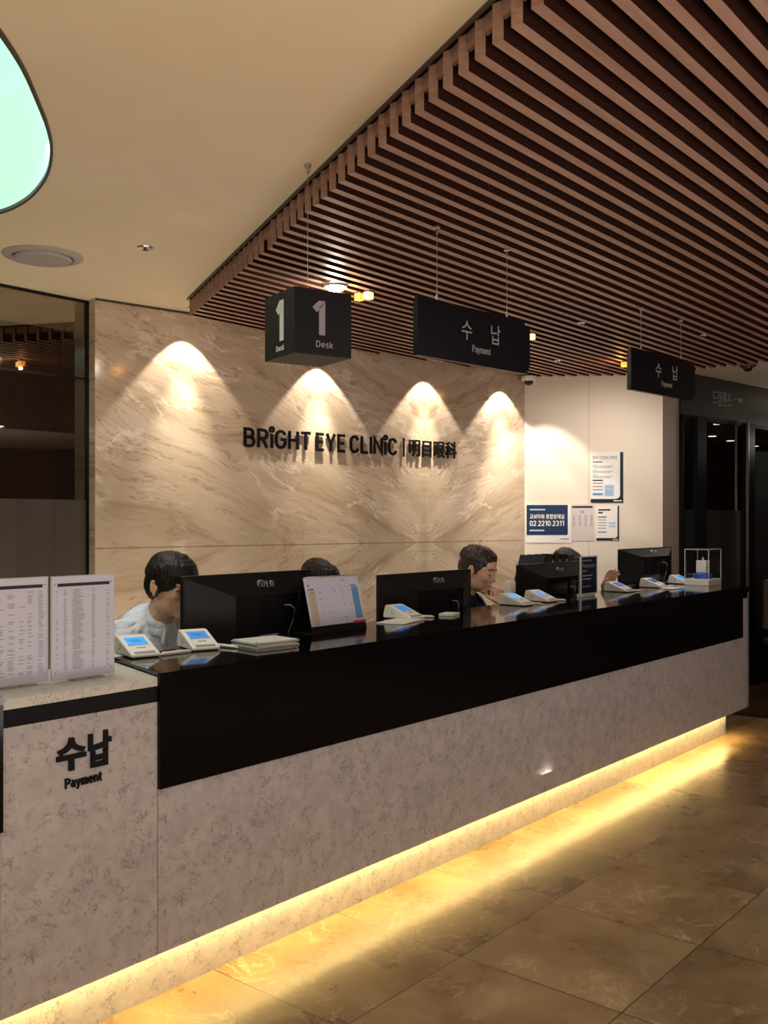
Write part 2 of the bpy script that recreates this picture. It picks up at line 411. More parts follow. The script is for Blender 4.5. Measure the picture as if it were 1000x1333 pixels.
# glyph: (width, [polylines]); cap height 1, x height .72; centrelines
GL = {
 'B': (.60, [[(0,0),(0,1),(.30,1)]+arc(.30,.765,.24,.235,90,-90)+[(0,.53)], [(.30,.53)]+arc(.33,.265,.27,.265,90,-90)+[(0,0)]]),
 'R': (.60, [[(0,-.06),(0,1),(.32,1)]+arc(.32,.74,.26,.26,90,-90)+[(0,.48)], [(.28,.48),(.58,-.06)]]),
 'I': (.0, [[(0,-.06),(0,1.06)]]),
 'i': (.0, [[(0,-.06),(0,.80)]]),
 'G': (.62, [arc(.31,.70,.31,.30,20,180)+arc(.31,.30,.31,.30,180,360)+[(.62,.50),(.33,.50)]]),
 'H': (.58, [[(0,-.06),(0,1.06)],[(.58,-.06),(.58,1.06)],[(0,.5),(.58,.5)]]),
 'T': (.56, [[(-.05,1),(.61,1)],[(.28,1),(.28,-.06)]]),
 'E': (.46, [[(.50,1),(0,1),(0,0),(.50,0)],[(0,.5),(.44,.5)]]),
 'Y': (.60, [[(0,1.06),(.30,.45),(.60,1.06)],[(.30,.47),(.30,-.06)]]),
 'C': (.58, [arc(.30,.70,.29,.30,15,180)+arc(.30,.30,.29,.30,180,345)]),
 'L': (.44, [[(0,1.06),(0,0),(.48,0)]]),
 'N': (.60, [[(0,-.06),(0,1.0),(.60,0),(.60,1.06)]]),
 'P': (.56, [[(0,-.06),(0,1),(.30,1)]+arc(.30,.73,.26,.27,90,-90)+[(0,.46)]]),
 'D': (.62, [[(0,0),(0,1),(.25,1)]+arc(.25,.5,.37,.5,90,-90,12)+[(0,0)]]),
 'a': (.44, [[(.05,.64)]+arc(.22,.52,.22,.20,120,0)+[(.44,-.04)], [(.44,.42),(.20,.42)]+arc(.20,.21,.20,.21,90,270)+[(.30,0),(.44,.12)]]),
 'y': (.50, [[(0,.74),(.25,.02)],[(.50,.74),(.20,-.16),(.12,-.25),(.0,-.25)]]),
 'm': (.80, [[(0,-.04),(0,.76)],[(0,.50)]+arc(.20,.50,.20,.20,170,0)+[(.40,-.04)],[(.40,.50)]+arc(.60,.50,.20,.20,170,0)+[(.80,-.04)]]),
 'n': (.46, [[(0,-.04),(0,.76)],[(0,.48)]+arc(.23,.48,.23,.22,170,0)+[(.46,-.04)]]),
 'e': (.48, [[(.02,.36),(.48,.36)]+arc(.24,.36,.24,.34,0,320,14)]),
 't': (.30, [[(.10,.95),(.10,.18),(.17,.02),(.32,0)],[(-.04,.70),(.30,.70)]]),
 's': (.40, [[(.38,.60),(.27,.70),(.12,.70),(.02,.60),(.04,.45),(.34,.28),(.40,.16),(.32,.02),(.10,0),(.0,.10)]]),
 'k': (.44, [[(0,-.04),(0,1.04)],[(.42,.74),(.02,.26)],[(.16,.42),(.45,-.04)]]),
 '1': (.34, [[(.30,-.06),(.30,1.0),(.22,1.0),(.0,.80)]]),
 '0': (.56, [arc(.28,.70,.28,.30,0,180)+arc(.28,.30,.28,.30,180,360)+[(.56,.70)]]),
 '2': (.54, [arc(.27,.72,.26,.28,165,-20)+[(.45,.48),(.0,.0),(.57,.0)]]),
 '3': (.54, [arc(.26,.75,.25,.25,150,-80)+[(.22,.52)], [(.22,.52)]+arc(.26,.26,.28,.26,85,-150)]),
 '.': (.04, [[(0,0),(.06,0)]]),
 'o': (.48, [arc(.24,.35,.24,.35,0,360,16)]),
 ' ': (.25, []),
}
def strokes(mb, text, x0, x1, z0, z1, y0, y1, t=.15, gap=.17, mi=None):
    """draw text so it fills x0..x1; z0 = baseline, z1 = cap top"""
    pens = []; x = 0; first = True
    for ch in text:
        w, pl = GL[ch]
        pens.append((x, ch, pl)); x += w+t+gap
    tot = x-gap-t; H_ = z1-z0; sx = (x1-x0)/(tot+t); sz = H_/(1+t)
    for px, ch, pl in pens:
        for p in pl:
            q = [((px+a+t/2)*sx/sz, b+t/2) for a, b in p]
            mb.stroke(q, t, y0, y1, f=lambda v: (x0+v[0]*sz, z0+v[1]*sz), mi=mi)
        if ch == 'i':       # round counter-dot above the short i
            r = .13; cx = (px+t/2)*sx/sz; cz = 1.08+t/2
            mb.stroke([(cx+r*math.cos(2*PI*k/14), cz+r*math.sin(2*PI*k/14)) for k in range(14)], t*.85, y0, y1, closed=True, f=lambda v: (x0+v[0]*sz, z0+v[1]*sz), mi=mi)
    return mb
def glyphs(mb, text, x0, x1, z0, z1, y0, y1, bold=.02, mi=0):
    """Korean / Chinese characters, fitted into the given box, facing -y"""
    cu = bpy.data.curves.new('t', 'FONT'); cu.body = text; cu.size = 1; cu.extrude = .05; cu.offset = bold; cu.resolution_u = 3
    o = bpy.data.objects.new('t', cu); C.objects.link(o); bpy.context.view_layer.update()
    dg = bpy.context.evaluated_depsgraph_get(); me = bpy.data.meshes.new_from_object(o.evaluated_get(dg))
    C.objects.unlink(o); bpy.data.objects.remove(o)
    if not me.vertices: return mb
    xs = [v.co.x for v in me.vertices]; ys = [v.co.y for v in me.vertices]
    ax, bx, ay, by = min(xs), max(xs), min(ys), max(ys)
    for v in me.vertices:
        v.co = (x0+(v.co.x-ax)/(bx-ax)*(x1-x0), y0 if v.co.z > 0 else y1, z0+(v.co.y-ay)/(by-ay)*(z1-z0))
    n0 = len(mb.bm.faces); mb.bm.from_mesh(me); mb.bm.faces.ensure_lookup_table()
    for f in mb.bm.faces[n0:]: f.material_index = mi
    bpy.data.meshes.remove(me); return mb

# ------------------------------------------------------------------ ROOM SHELL
E = 6.72                                             # slat field ends here along a
EDGE0 = Vector((-1.018, 5.08)); EDGED = Vector((1.056, -2.42)).normalized()   # left edge of slat field
# floor
b = MB(); b.box(-8, 7.08, -9, 9, -.05, 0); tag(b.build('floor', 'floor', rz=TH1), kind='structure')
b = MB(); b.box(7.08, 15, -9, 9, -.05, 0); tag(b.build('floor', 'wood_floor', rz=TH1), kind='structure')
b = MB(); b.box(7.07, 7.09, -3.2, 7.5, 0, .004); tag(b.build('trim_1', 'steel', rz=TH1), kind='structure')
# plaster ceiling with the opening for the drop-shaped light well
drop = [(-.761,1.917),(-.772,2.07),(-.80,2.24),(-.829,2.39),(-.871,2.54),(-.942,2.71),(-1.036,2.867),(-1.12,2.97),(-1.208,3.045),
        (-1.33,3.10),(-1.47,3.11),(-1.62,3.06),(-1.75,2.95),(-1.83,2.78),(-1.83,2.58),(-1.74,2.37),(-1.58,2.15),(-1.38,1.94),(-1.18,1.76),(-1.0,1.64),(-.87,1.60),(-.79,1.65),(-.762,1.76)]
drop = [(x*1.2, y*1.2) for x, y in drop]
def smooth_loop(p, k=4):
    out = []; n = len(p)
    for i in range(n):
        a, b_, c, d = (Vector(p[(i+j) % n]) for j in (-1, 0, 1, 2))
        for q in range(k):
            t = q/k; out.append(tuple(.5*((2*b_)+(c-a)*t+(2*a-5*b_+4*c-d)*t*t+(3*b_-a-3*c+d)*t**3)))
    return out
drop = smooth_loop(drop)
outer = [(-4.5, -4.0), (9.5, -4.0), (9.5, 13.5), (-4.5, 13.5)]
loops = [[Vector((x, y, ZC)) for x, y in outer], [Vector((x, y, ZC)) for x, y in drop]]
flat = [p for l in loops for p in l]; bmc = bmesh.new(); vs = [bmc.verts.new(p) for p in flat]
for t in tessellate_polygon(loops): bmc.faces.new([vs[i] for i in t])
me = bpy.data.meshes.new('ceiling'); bmesh.ops.recalc_face_normals(bmc, faces=bmc.faces); bmc.to_mesh(me); bmc.free(); me.materials.append(M['plaster'])
o = bpy.data.objects.new('ceiling', me); C.objects.link(o); tag(o, kind='structure')
# light well
lw = empty('ceiling_light_well', (drop[0][0], drop[0][1], ZC), 0, 'mint-green glowing drop-shaped light well recessed in the plaster ceiling', 'ceiling light')
def rel(pts): return [(x-drop[0][0], y-drop[0][1]) for x, y in pts]
dr = rel(drop); n = len(dr)
b = MB()
for i in range(n):
    p, q = dr[i], dr[(i+1) % n]; b.quad([(*p, 0), (*q, 0), (*q, .43), (*p, .43)])
b.build('well_wall', 'mint_wall', lw)
b = MB(); b.prism(dr, .43, .44); b.build('diffuser', 'mint', lw)
cx = sum(p[0] for p in dr)/n; cy = sum(p[1] for p in dr)/n
inn = [(cx+(x-cx)*.985, cy+(y-cy)*.985) for x, y in dr]; out_ = [(cx+(x-cx)*1.006, cy+(y-cy)*1.006) for x, y in dr]
b = MB()
for i in range(n):
    j = (i+1) % n
    b.hexa([(*inn[i], -.010), (*inn[j], -.010), (*out_[j], -.010), (*out_[i], -.010), (*inn[i], .002), (*inn[j], .002), (*out_[j], .002), (*out_[i], .002)])
b.build('rim', 'rim_dark', lw)

# the rest of the hall, behind and beside the viewer
M['hall_wall'] = mat('hall_wall', (.16, .11, .085), .7, spec=.2)
for nm_, (x0, x1, y0, y1) in {'wall_front': (-4.6, 9.6, -4.1, -4.0), 'wall_east': (9.5, 9.6, -4.0, 13.5), 'wall_west': (-4.6, -4.5, -4.0, 13.5), 'wall_far': (-4.5, 9.5, 13.5, 13.6)}.items():
    b = MB(); b.box(x0, x1, y0, y1, 0, ZC); tag(b.build(nm_, 'hall_wall'), kind='structure')
# marble feature wall
mw = MB(); mw.box(0, 3.36, 0, .12, 0, ZC); tag(mw.build('wall_back', 'marble', loc=(-1.514, 5.076, 0), rz=TH2), kind='structure')
b = MB(); b.box(-.002, 0, .0, .12, 0, ZC); tag(b.build('wall_back_return', 'marble_side', loc=(-1.514, 5.076, 0), rz=TH2), kind='structure')
b = MB(); b.box(0, 3.3, -.006, 0, ZC-.012, ZC); tag(b.build('trim_2', 'rim_dark', loc=(-1.514, 5.076, 0), rz=TH2), kind='structure')
# white wall
WW0 = Vector((1.049, 7.23)); WW1 = Vector((2.059, 7.15)); thw = math.atan2(WW1.y-WW0.y, WW1.x-WW0.x); lw_ = (WW1-WW0).length
b = MB(); b.box(-.02, lw_, 0, .1, 0, ZC); tag(b.build('wall_right', 'white_wall', loc=(*WW0, 0), rz=thw), kind='structure')
b = MB(); b.box(.474, .477, -.001, .001, 0, ZC-.02); tag(b.build('trim_3', 'mauve_wall', loc=(*WW0, 0), rz=thw), kind='structure')
SH0 = Vector((2.303, 7.556)); thc = math.atan2(SH0.y-WW1.y, SH0.x-WW1.x)
b = MB(); b.box(0, (SH0-WW1).length, 0, .1, 0, ZC); tag(b.build('wall_side', 'mauve_wall', loc=(*WW1, 0), rz=thc), kind='structure')

# ------------------------------------------------------------------ left glazed partition (runs parallel to the counter)
gp = Vector((-1.58, 5.16))
part = empty('glass_partition', (*gp, 0), TH1+PI, 'bronze tinted glass partition with grey frosted lower band, left of the marble wall', 'glass partition')
b = MB(); b.box(0, 3.0, 0, .010, 0, 2.17); b.build('lower_pane', 'bronze_glass', part)
b = MB(); b.box(0, 3.0, 0, .010, 2.176, ZC-.01); b.build('upper_pane', 'bronze_glass', part)
b = MB()
for k, (x0, x1) in enumerate(((.02, .20), (.20, .42), (.42, .66), (.66, 1.1), (1.1, 3.0))): b.box(x0, x1, .011, .014, 0, 1.53, k % 2)
b.mi = 0; b.build('frosted_film', ['film', 'film_b'], part)
b = MB(); b.box(-.012, .012, -.02, .03, 0, ZC-.005); b.box(-.01, 3.0, -.003, .012, 2.168, 2.178); b.box(0, 3.0, -.01, .02, ZC-.012, ZC-.002)
b.build('frame', 'black_frame', part)
b = MB(); b.box(-.35, 3.0, -.9, -.8, 0, ZC); tag(b.build('wall_left', 'walnut', loc=(*gp, 0), rz=TH1+PI), kind='structure')

# ------------------------------------------------------------------ slatted wood ceiling
def a_left(bb):
    # intersection of left edge line with line b = bb
    ea, eb = AB(*EDGE0); da, db = AB(*EDGED); t = (bb-eb)/db; return ea+t*da
sl = empty('slatted_ceiling_panel', P(E, 1, ZC), TH1, 'brown walnut slatted ceiling panel hanging over the reception counter', 'ceiling panel')
def wall_clip(bb):  # where a slat at b meets the marble wall (a)
    wa, wb = AB(-1.514, 5.076); da, db = AB(*D2); t = (bb-wb)/db; return wa+t*da
PITCH = .0727; B_TOP = 4.045; SW = .030
b = MB(); bk = MB(); k = 0; bb = B_TOP
while bb > -1.6:
    a0 = a_left(bb) if bb < B_TOP+.01 else None
    if a0 < E-.1:
        a1 = E
        wc = wall_clip(bb+SW)     # marble wall runs behind: stop in front of it
        if bb > 3.0: a1 = min(E, wc-.03)
        wwa, wwb = AB(WW0.x, WW0.y-.02)
        segs = [(a0, min(2.65, a1)), (2.6508, min(5.2, a1)), (5.2008, a1)]
        for s0, s1 in segs:
            s0 = max(s0, a0)
            if s1-s0 > .02:
                b.box(s0-E, s1-E, bb-SW-1, bb-1, ZS-ZC, -.004)
    bb -= PITCH
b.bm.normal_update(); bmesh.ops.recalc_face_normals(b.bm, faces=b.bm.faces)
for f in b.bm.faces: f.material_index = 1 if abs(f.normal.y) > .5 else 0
b.build('slats', ['slat', 'slat_side_shade'], sl)
# dark backing above slats, following the left edge
ea0 = a_left(B_TOP); ea1 = a_left(-1.6)
poly = [(ea0-E, B_TOP-1), (ea1-E, -2.6), (0, -2.6), (0, 3.0-1), (wall_clip(3.4)-.03-E if wall_clip(3.4)-.03 < E else 0, 2.4), (wall_clip(B_TOP)-.05-E, B_TOP-1)]
bk.prism(poly, -.0035, -.0015); bk.build('backing', 'slat_back', sl)
# fascia board along the slanting left edge, short enough to leave slat ends free
e0 = Vector((ea0-E, B_TOP-1)); e1 = Vector((ea1-E, -2.6)); dn = (e1-e0).normalized(); nn = Vector((-dn.y, dn.x))
if nn.x < 0: nn = -nn
f = MB(); q = [e0+nn*.010, e1+nn*.010, e1+nn*.022, e0+nn*.022]; f.prism([tuple(p) for p in q], -.045, -.004); f.build('fascia_board', 'slat', sl)
f = MB(); q = [e0-nn*.014, e1-nn*.014, e1-nn*.006, e0-nn*.006]; f.prism([tuple(p) for p in q], -.010, -.001); f.build('shadow_trim', 'rim_dark', sl)

# ------------------------------------------------------------------ shopfront on the right
ths = math.atan2(.6882, .7261)
SD = (math.cos(ths), math.sin(ths))
def s_at(u):   # distance along the shopfront for a picture column
    k = (u-500)/1260; return (k*SH0.y-SH0.x)/(SD[0]-k*SD[1])
def z_at(u, v):
    s = s_at(u); return CAMZ+(678-v)/1260*(SH0.y+s*SD[1])
def sx(u): return s_at(u)
shop = empty('shopfront', (*SH0, 0), ths, 'black shopfront with dark glass doors and Korean lettering on its fascia', 'shopfront')
zf = z_at(925, 545)
b = MB(); b.box(0, 3.2, -.02, .06, zf, ZC-.003); b.build('fascia', 'black_shop', shop)
b = MB()
for u0, u1 in ((884, 886), (903, 915), (967.5, 978)): b.box(sx(u0), sx(u1), -.035, .05, 0, zf)
b.box(3.1, 3.2, -.03, .05, 0, zf); b.box(0, 3.2, -.03, .05, 0, .06); b.box(sx(886), 3.1, -.02, .04, zf-.03, zf)
b.build('frame', 'black_frame', shop)
for u0, u1 in ((886, 903), (915, 967.5), (978, 0)):
    x0 = sx(u0); x1 = sx(u1) if u1 else 3.1
    b = MB(); b.box(x0, x1, .0, .012, .06, zf-.03); pane = b.build('glass_door', 'dark_glass', shop)
    b = MB(); b.box(x0+.003, x1-.003, -.006, -.001, z_at(985, 773), z_at(985, 665)); b.build('frosted_band', 'film_dark', pane)
b = MB(); xh = sx(966.5); b.box(xh-.012, xh+.010, -.06, -.04, z_at(966, 762), z_at(966, 550)); b.build('door_handle', 'steel', shop)
b = MB(); x0, x1 = sx(925), sx(949); glyphs(b, '드림렌즈', x0, x1, z_at(937, 529), z_at(937, 510), -.0225, -.020, .0)
b.build('lettering', 'dim_print', shop)
b = MB(); b.box(sx(951), sx(957), -.024, -.020, z_at(955, 521), z_at(955, 520)); b.box(sx(958), sx(963), -.024, -.020, z_at(960, 524), z_at(960, 519)); b.build('small_print', 'lilac_print', shop)
# shop interior: rear wall and a pale lit panel, glowing discs for reflected hall lamps
b = MB(); b.box(-.6, 4.4, 5.6, 5.7, 0, ZC); tag(b.build('wall_shop', 'black_matte', loc=(*SH0, 0), rz=ths), kind='structure')
b = MB(); b.box(-.6, 4.4, .07, 5.6, 2.36, 2.40); tag(b.build('ceiling_shop', 'black_matte', loc=(*SH0, 0), rz=ths), kind='structure')
b = MB(); b.box(0, 1.6, 0, .05, 1.52, 2.13); b.box(0, 1.6, .01, .05, 0, 1.52); o = b.build('wall_panel', 'sage_panel', loc=(3.80, 9.9, 0), rz=.1)
tag(o, 'pale sage panel inside the dark shop, seen through its right door', 'wall panel')
proto = None
for i, (u, v) in enumerate(((935, 551), (966, 558), (927.5, 567), (951, 573), (983, 580))):  # emissive discs stand in for hall lamps mirrored in the door glass
    Dd = (2.355-CAMZ)*1260/(678-v); X = (u-500)/1260*Dd
    if proto is None:
        proto = empty('reflected_lamp_disc', (X, Dd, 2.36), 0)
        q = MB(); q.lathe([(.0, -.006), (.04, -.006), (.055, -.012), (.06, 0)], n=20); q.build('disc_ring', 'vent_grey', proto, smooth=True)
        q = MB(); q.cyl((0, 0, -.016), .042, .006, 20); q.build('lamp', 'lamp_reflection', proto); o = proto
    else: o = copy_tree(proto); o.location = (X, Dd, 2.36)
    tag(o, 'small glowing disc for a hall lamp reflected in the shop glass, ' + ('topmost one in the left door', 'right one of the left door, near its handle', 'left one, lower in the left door', 'lowest one in the left door', 'lone one in the right door')[i], 'downlight', 'hall lamp reflections set as discs inside the dark shop')
# brown upholstered bench and a castor chair by the shop
bx_, by_ = SH0+Vector(SD)*s_at(978)
bench = empty('brown_bench', (bx_+.06, by_-.25, 0), ths, 'brown upholstered bench beside the shopfront, right of the counter end', 'bench')
zt = CAMZ-(775-678)/1260*8.3
b = MB(); b.box(0, 1.3, -.12, 0, .08, zt); b.build('backrest', 'brown_leather', bench, bevel=.015)
b = MB(); b.box(0, 1.3, -.135, -.12, .10, .42); b.box(0, 1.3, -.135, -.12, .44, zt-.03); b.build('panel', 'brown_leather', bench, bevel=.01)
for x in (.05, 1.2):
    b = MB(); b.box(x, x+.05, -.1, -.03, 0, .08); b.build('leg', 'black_frame', bench)
cb = Vector((3.30, 7.60)); chair = empty('castor_chair', (*cb, 0), .4, 'black swivel chair with castors at the right picture edge, in front of the shop', 'chair')
b = MB(); b.box(-.22, .22, -.22, .22, .43, .50); b.build('seat', 'brown_leather', chair, bevel=.03)
b = MB(); b.box(-.2, .2, .20, .25, .55, .95); b.build('backrest', 'brown_leather', chair, bevel=.02)
b = MB(); b.cyl((0, 0, .10), .025, .33, 16); b.box(-.02, .02, .2, .23, .40, .6); b.build('column', 'steel', chair)
for k in range(5):
    a = 2*PI*k/5+.45; b = MB(); b.tube([(0, 0, .11), (.25*math.cos(a), .25*math.sin(a), .07)], .014, 8); b.build('leg', 'steel', chair, smooth=True)
    b = MB(); b.cyl((.25*math.cos(a), .25*math.sin(a)-.015, .03), .03, .03, 16, axis='y'); b.build('castor', 'plastic_black', chair)

# ------------------------------------------------------------------ COUNTER
def bback(a): return 2.67+.06*(a-1.84)
A0, A1 = 1.733, 6.465
ct = empty('reception_counter', P(A0, FB, 0), TH1, 'long white quartz reception counter with black granite ledge and glowing plinth', 'reception counter')
def cp(lst): return [(a-A0, b_-FB) for a, b_ in lst]
A2 = 6.61
b = MB(); b.box(0, A2-A0, 0, .03, .165, .90); b.box(A2-A0-.03, A2-A0, .0, .55, .165, .94); b.build('front_panel', 'quartz', ct)
b = MB(); b.box(-.002, A1-A0, -.012, 0, .645, ZL-.001); b.build('black_front', 'granite_front', ct)
b = MB(); b.prism(cp([(A0-.001, FB-.010), (A2, FB-.010), (A2+.12, bback(6.7)), (1.841, bback(1.841))]), ZL-.020, ZL); b.build('ledge_top', 'granite', ct)
b = MB(); b.prism(cp([(A0+.002, FB+.002), (A1, FB+.002), (A1, FB+.02), (A0+.002, FB+.02)]), .90, ZL-.02)
b.prism(cp([(A0+.012, FB+.031), (A0+.032, FB+.031), (1.861, bback(1.84)-.01), (1.841, bback(1.84)-.01)]), .3, ZL-.02)
b.prism(cp([(1.87, bback(1.85)-.03), (6.5, bback(6.5)-.03), (6.5, bback(6.5)), (1.87, bback(1.85))]), .2, ZL-.02)
b.box(A2-A0-.05, A2-A0, 0, .5, .90, ZL-.02); b.build('body', 'granite_front', ct)
b = MB(); b.box(0, 6.40-A0, .08, .12, 0, .20); b.box(6.36-A0, 6.40-A0, .12, .5, 0, .2); b.build('plinth', 'quartz', ct)
b = MB(); b.box(-.02, A2-A0, .03, .55, .20, .215); b.build('underside', 'quartz', ct)
b = MB(); b.box(-.02, 6.39-A0, .048, .068, .190, .197); b.build('led_strip', 'led', ct)
b = MB(); b.prism(cp([(1.95, bback(1.95)+.001), (6.5, bback(6.5)+.001), (6.5, bback(6.5)+.42), (1.95, bback(1.95)+.42)]), .70, .73); b.build('staff_desk', 'quartz_top', ct)

# low payment counter to the left
A3 = 1.2517
pc = empty('payment_counter', P(A3, FB, 0), TH1, 'low payment counter of white quartz with black band and Korean lettering, at left', 'counter')
Lp = A0-A3
b = MB(); b.box(0, Lp-.003, 0, .03, .165, .897); b.build('front_panel', 'quartz', pc)
b = MB(); b.box(0, Lp-.001, 0, .03, .897, .943); b.build('black_band', 'black_matte', pc)
b = MB(); b.prism([(0, -.001), (Lp-.003, -.001), (Lp+.10, .375), (0, .375)], .943, ZW); b.build('counter_top', 'quartz_top', pc)
b = MB(); b.box(0, Lp, .34, .37, 0, .943); b.build('back_panel', 'quartz', pc)
b = MB(); b.box(0, Lp-.001, .08, .12, 0, .20); b.box(0, Lp-.03, .12, .34, .198, .21); b.build('plinth', 'quartz', pc)
b = MB(); b.box(0, Lp-.02, .048, .068, .190, .197); b.build('led_strip', 'led', pc)
b = MB(); glyphs(b, '수', 1.404-A3, 1.492-A3, .755, .842, -.008, 0, .035); b.build('korean_character', 'black_matte', pc)
b = MB(); glyphs(b, '납', 1.500-A3, 1.571-A3, .750, .846, -.008, 0, .035); b.build('korean_character', 'black_matte', pc)
b = MB(); strokes(b, 'Payment', 1.430-A3, 1.543-A3, .7085, .736, -.006, 0, t=.17, gap=.13); b.build('payment_lettering', 'black_matte', pc)
# neighbouring counter, of which only an edge shows
nb = empty('neighbour_counter', P(.2, FB, 0), TH1, 'end of another black-fronted counter at the left picture edge', 'counter')
Ln = A3-.2
b = MB(); b.box(0, Ln-.001, 0, .03, .165, .64); b.build('front_panel', 'quartz', nb)
b = MB(); b.box(0, Ln-.001, -.012, .03, .64, ZL-.02); b.build('black_front', 'granite_front', nb)
b = MB(); b.box(0, Ln-.001, -.012, .4, ZL-.02, ZL); b.build('ledge_top', 'granite', nb)
b = MB(); b.box(0, Ln-.001, .08, .12, 0, .20); b.box(0, Ln-.001, .12, .4, .198, .21); b.build('plinth', 'quartz', nb)
b = MB(); b.box(0, Ln-.01, .37, .4, .0, ZL-.02); b.build('back_panel', 'quartz', nb)
b = MB(); b.box(0, Ln-.01, .048, .068, .190, .197); b.build('led_strip', 'led', nb)

# ------------------------------------------------------------------ sheets in acrylic stands
def sheet(loc, rz, label, seed, cols, w=.205, h=.297):
    rnd = random.Random(seed)
    t = empty('notice_stand', loc, rz, label, 'notice', None)
    b = MB(); b.box(0, w, -.003, .003, .004, h); b.build('acrylic_panel', 'acrylic_edge', t)
    b = MB(); b.box(.003, w-.003, -.0036, -.0031, .006, h-.003, 0)
    y = -.0042
    b.box(.018, w-.018, y, -.0036, h-.030, h-.021, 1)
    rows = 46; z = h-.042
    for r_ in range(rows):
        for (cx0, cx1, pr) in cols:
            if rnd.random() < pr:
                l = (cx1-cx0)*w; x0 = cx0*w+rnd.random()*l*.15; b.box(x0, x0+l*(.5+.4*rnd.random()), y, -.0036, z, z+.0016, 2)
        z -= .0049 if r_ != 34 else .008
    for zz in (h-.038, h-.222, h-.272): b.box(.02, w-.02, y, -.0036, zz, zz+.0005, 3)
    for px, pz in ((.012, .026), (w-.012, .026), (.012, h-.022), (w-.012, h-.022)): b.cyl((px, y+.0002, pz), .0018, .0006, 10, axis='y', mi=1)
    b.build('printed_sheet', ['paper', 'ink', 'ink_soft', 'ink_pale'], t)
    b = MB()
    for x0 in (.06, .115): b.box(x0, x0+.045, -.022, .03, 0, .0045)
    b.build('foot', 'grey_plastic', t); return t
sheet(P(1.476, 2.437, ZW), TH1, 'white printed price list in acrylic stand, the right one of two on payment counter', 3, [(.06, .10, .5), (.18, .24, .9), (.30, .52, .97), (.62, .68, .9), (.86, .92, .6)])
sheet(P(1.272, 2.455, ZW), TH1, 'white printed table in acrylic stand, the left one cut by the picture edge', 5, [(.08, .20, .8), (.25, .36, .5), (.40, .52, .45), (.56, .66, .4), (.68, .78, .35), (.84, .94, .85)])

# ------------------------------------------------------------------ payment terminals
def terminal(x, y, ang, label, scr, first):
    t = empty('signature_pad', (x, y, ZL), ang+PI/2, label, 'payment terminal', 'signature pads on the black ledge')
    # local: front (low edge) towards -y
    w, d, h = .098, .165, .060
    b = MB(); b.prism([(-d/2, .003), (-d/2, .012), (d/2-.035, h), (d/2-.012, h), (d/2, .02), (d/2, .003)], -w/2, w/2, axis='x'); b.build('housing', 'white_plastic', t, bevel=.004)
    b = MB(); b.box(-w/2+.006, w/2-.006, -d/2+.006, d/2-.006, 0, .0035); b.build('base', 'plastic_black', t)
    sl_ = math.atan2(h-.012, d-.035)
    def onface(x0, x1, t0, t1, off, mi, b): # along the slope, t from the front edge
        c, s_ = math.cos(sl_), math.sin(sl_)
        def pt(xx, tt, o): return (xx, -d/2+tt*c-o*s_, .012+tt*s_+o*c)
        b.hexa([pt(x0, t0, -.001), pt(x1, t0, -.001), pt(x1, t1, -.001), pt(x0, t1, -.001), pt(x0, t0, off), pt(x1, t0, off), pt(x1, t1, off), pt(x0, t1, off)], mi)
    b = MB(); onface(-.034, .034, .070, .122, .0012, 0, b); b.mi = 0; s = b.build('screen', scr, t)
    b = MB(); onface(-.022, .012, .098, .103, .0018, 0, b); onface(-.018, .022, .088, .091, .0018, 0, b); b.build('screen_text', 'screen_txt', s)
    b = MB(); onface(-.038, .038, .066, .0665, .0011, 0, b); onface(-.015, .015, .046, .050, .0012, 0, b); onface(-.035, .035, .006, .020, .0012, 0, b); b.build('pen_rest', 'grey_plastic', t)
    b = MB(); b.cyl((-w/2-.0008, .025, .028), .0085, .0015, 20, axis='x'); q = b.build('round_mark', 'grey_plastic', t)
    b = MB(); b.cyl((-w/2-.0012, .025, .028), .0062, .0005, 20, axis='x'); b.build('mark_centre', 'white_plastic', q)
    return t
TL = [(-.811, 3.173, (.59, -.81), 'screen', 'white signature pad with bright cyan screen, leftmost on the black ledge end'),
      (-.642, 3.345, (.52, -.86), 'screen_b', 'white signature pad with blue screen, in front of the first black monitor'),
      (.090, 4.365, (.74, -.67), 'screen_b', 'white signature pad with blue screen, standing on a white tray before the second monitor'),
      (.690, 5.06, (.72, -.69), 'screen', 'white signature pad with bright screen, beside the resting elbow of the navy-shirted man'),
      (.86, 5.29, (.70, -.71), 'screen_b', 'white signature pad in front of the third black monitor'),
      (1.465, 6.02, (.68, -.73), 'screen_c', 'white signature pad with dark blue screen, right of the small navy stand sign'),
      (1.785, 6.40, (.70, -.71), 'screen_c', 'white signature pad on a pale tray in front of the farthest monitor'),
      (2.085, 6.775, (.68, -.73), 'screen', 'white signature pad with cyan screen, farthest one beside the clear display case')]
def stylus(p, ang, label, group='white pens beside the signature pads'):
    t = empty('stylus_pen', p, ang, label, 'pen', group)
    b = MB(); b.tube([(-.058, 0, .0065), (-.05, 0, .0065), (.05, 0, .006), (.062, 0, .004)], .005, 10, radii=[.004, .0062, .0055, .0015]); b.build('barrel', 'white_plastic', t, smooth=True)
    b = MB(); b.tube([(-.056, 0, .006), (-.075, .006, .003), (-.10, .016, .0025), (-.085, .030, .0025), (-.05, .034, .0025), (-.02, .030, .0025)], .0016, 6); b.build('cord', 'white_plastic', t, smooth=True)
    return t
pen_lab = ['white pen lying in front of the leftmost signature pad', 'white pen right of the pad before the first monitor', 'white pen right of the pad on the white tray', 'white pen beside the pad near the navy-shirted man', 'white pen beside the pad at the third monitor', 'white pen beside the pad right of the stand sign', 'white pen beside the pad at the farthest monitor', 'white pen by the pad next to the clear case']
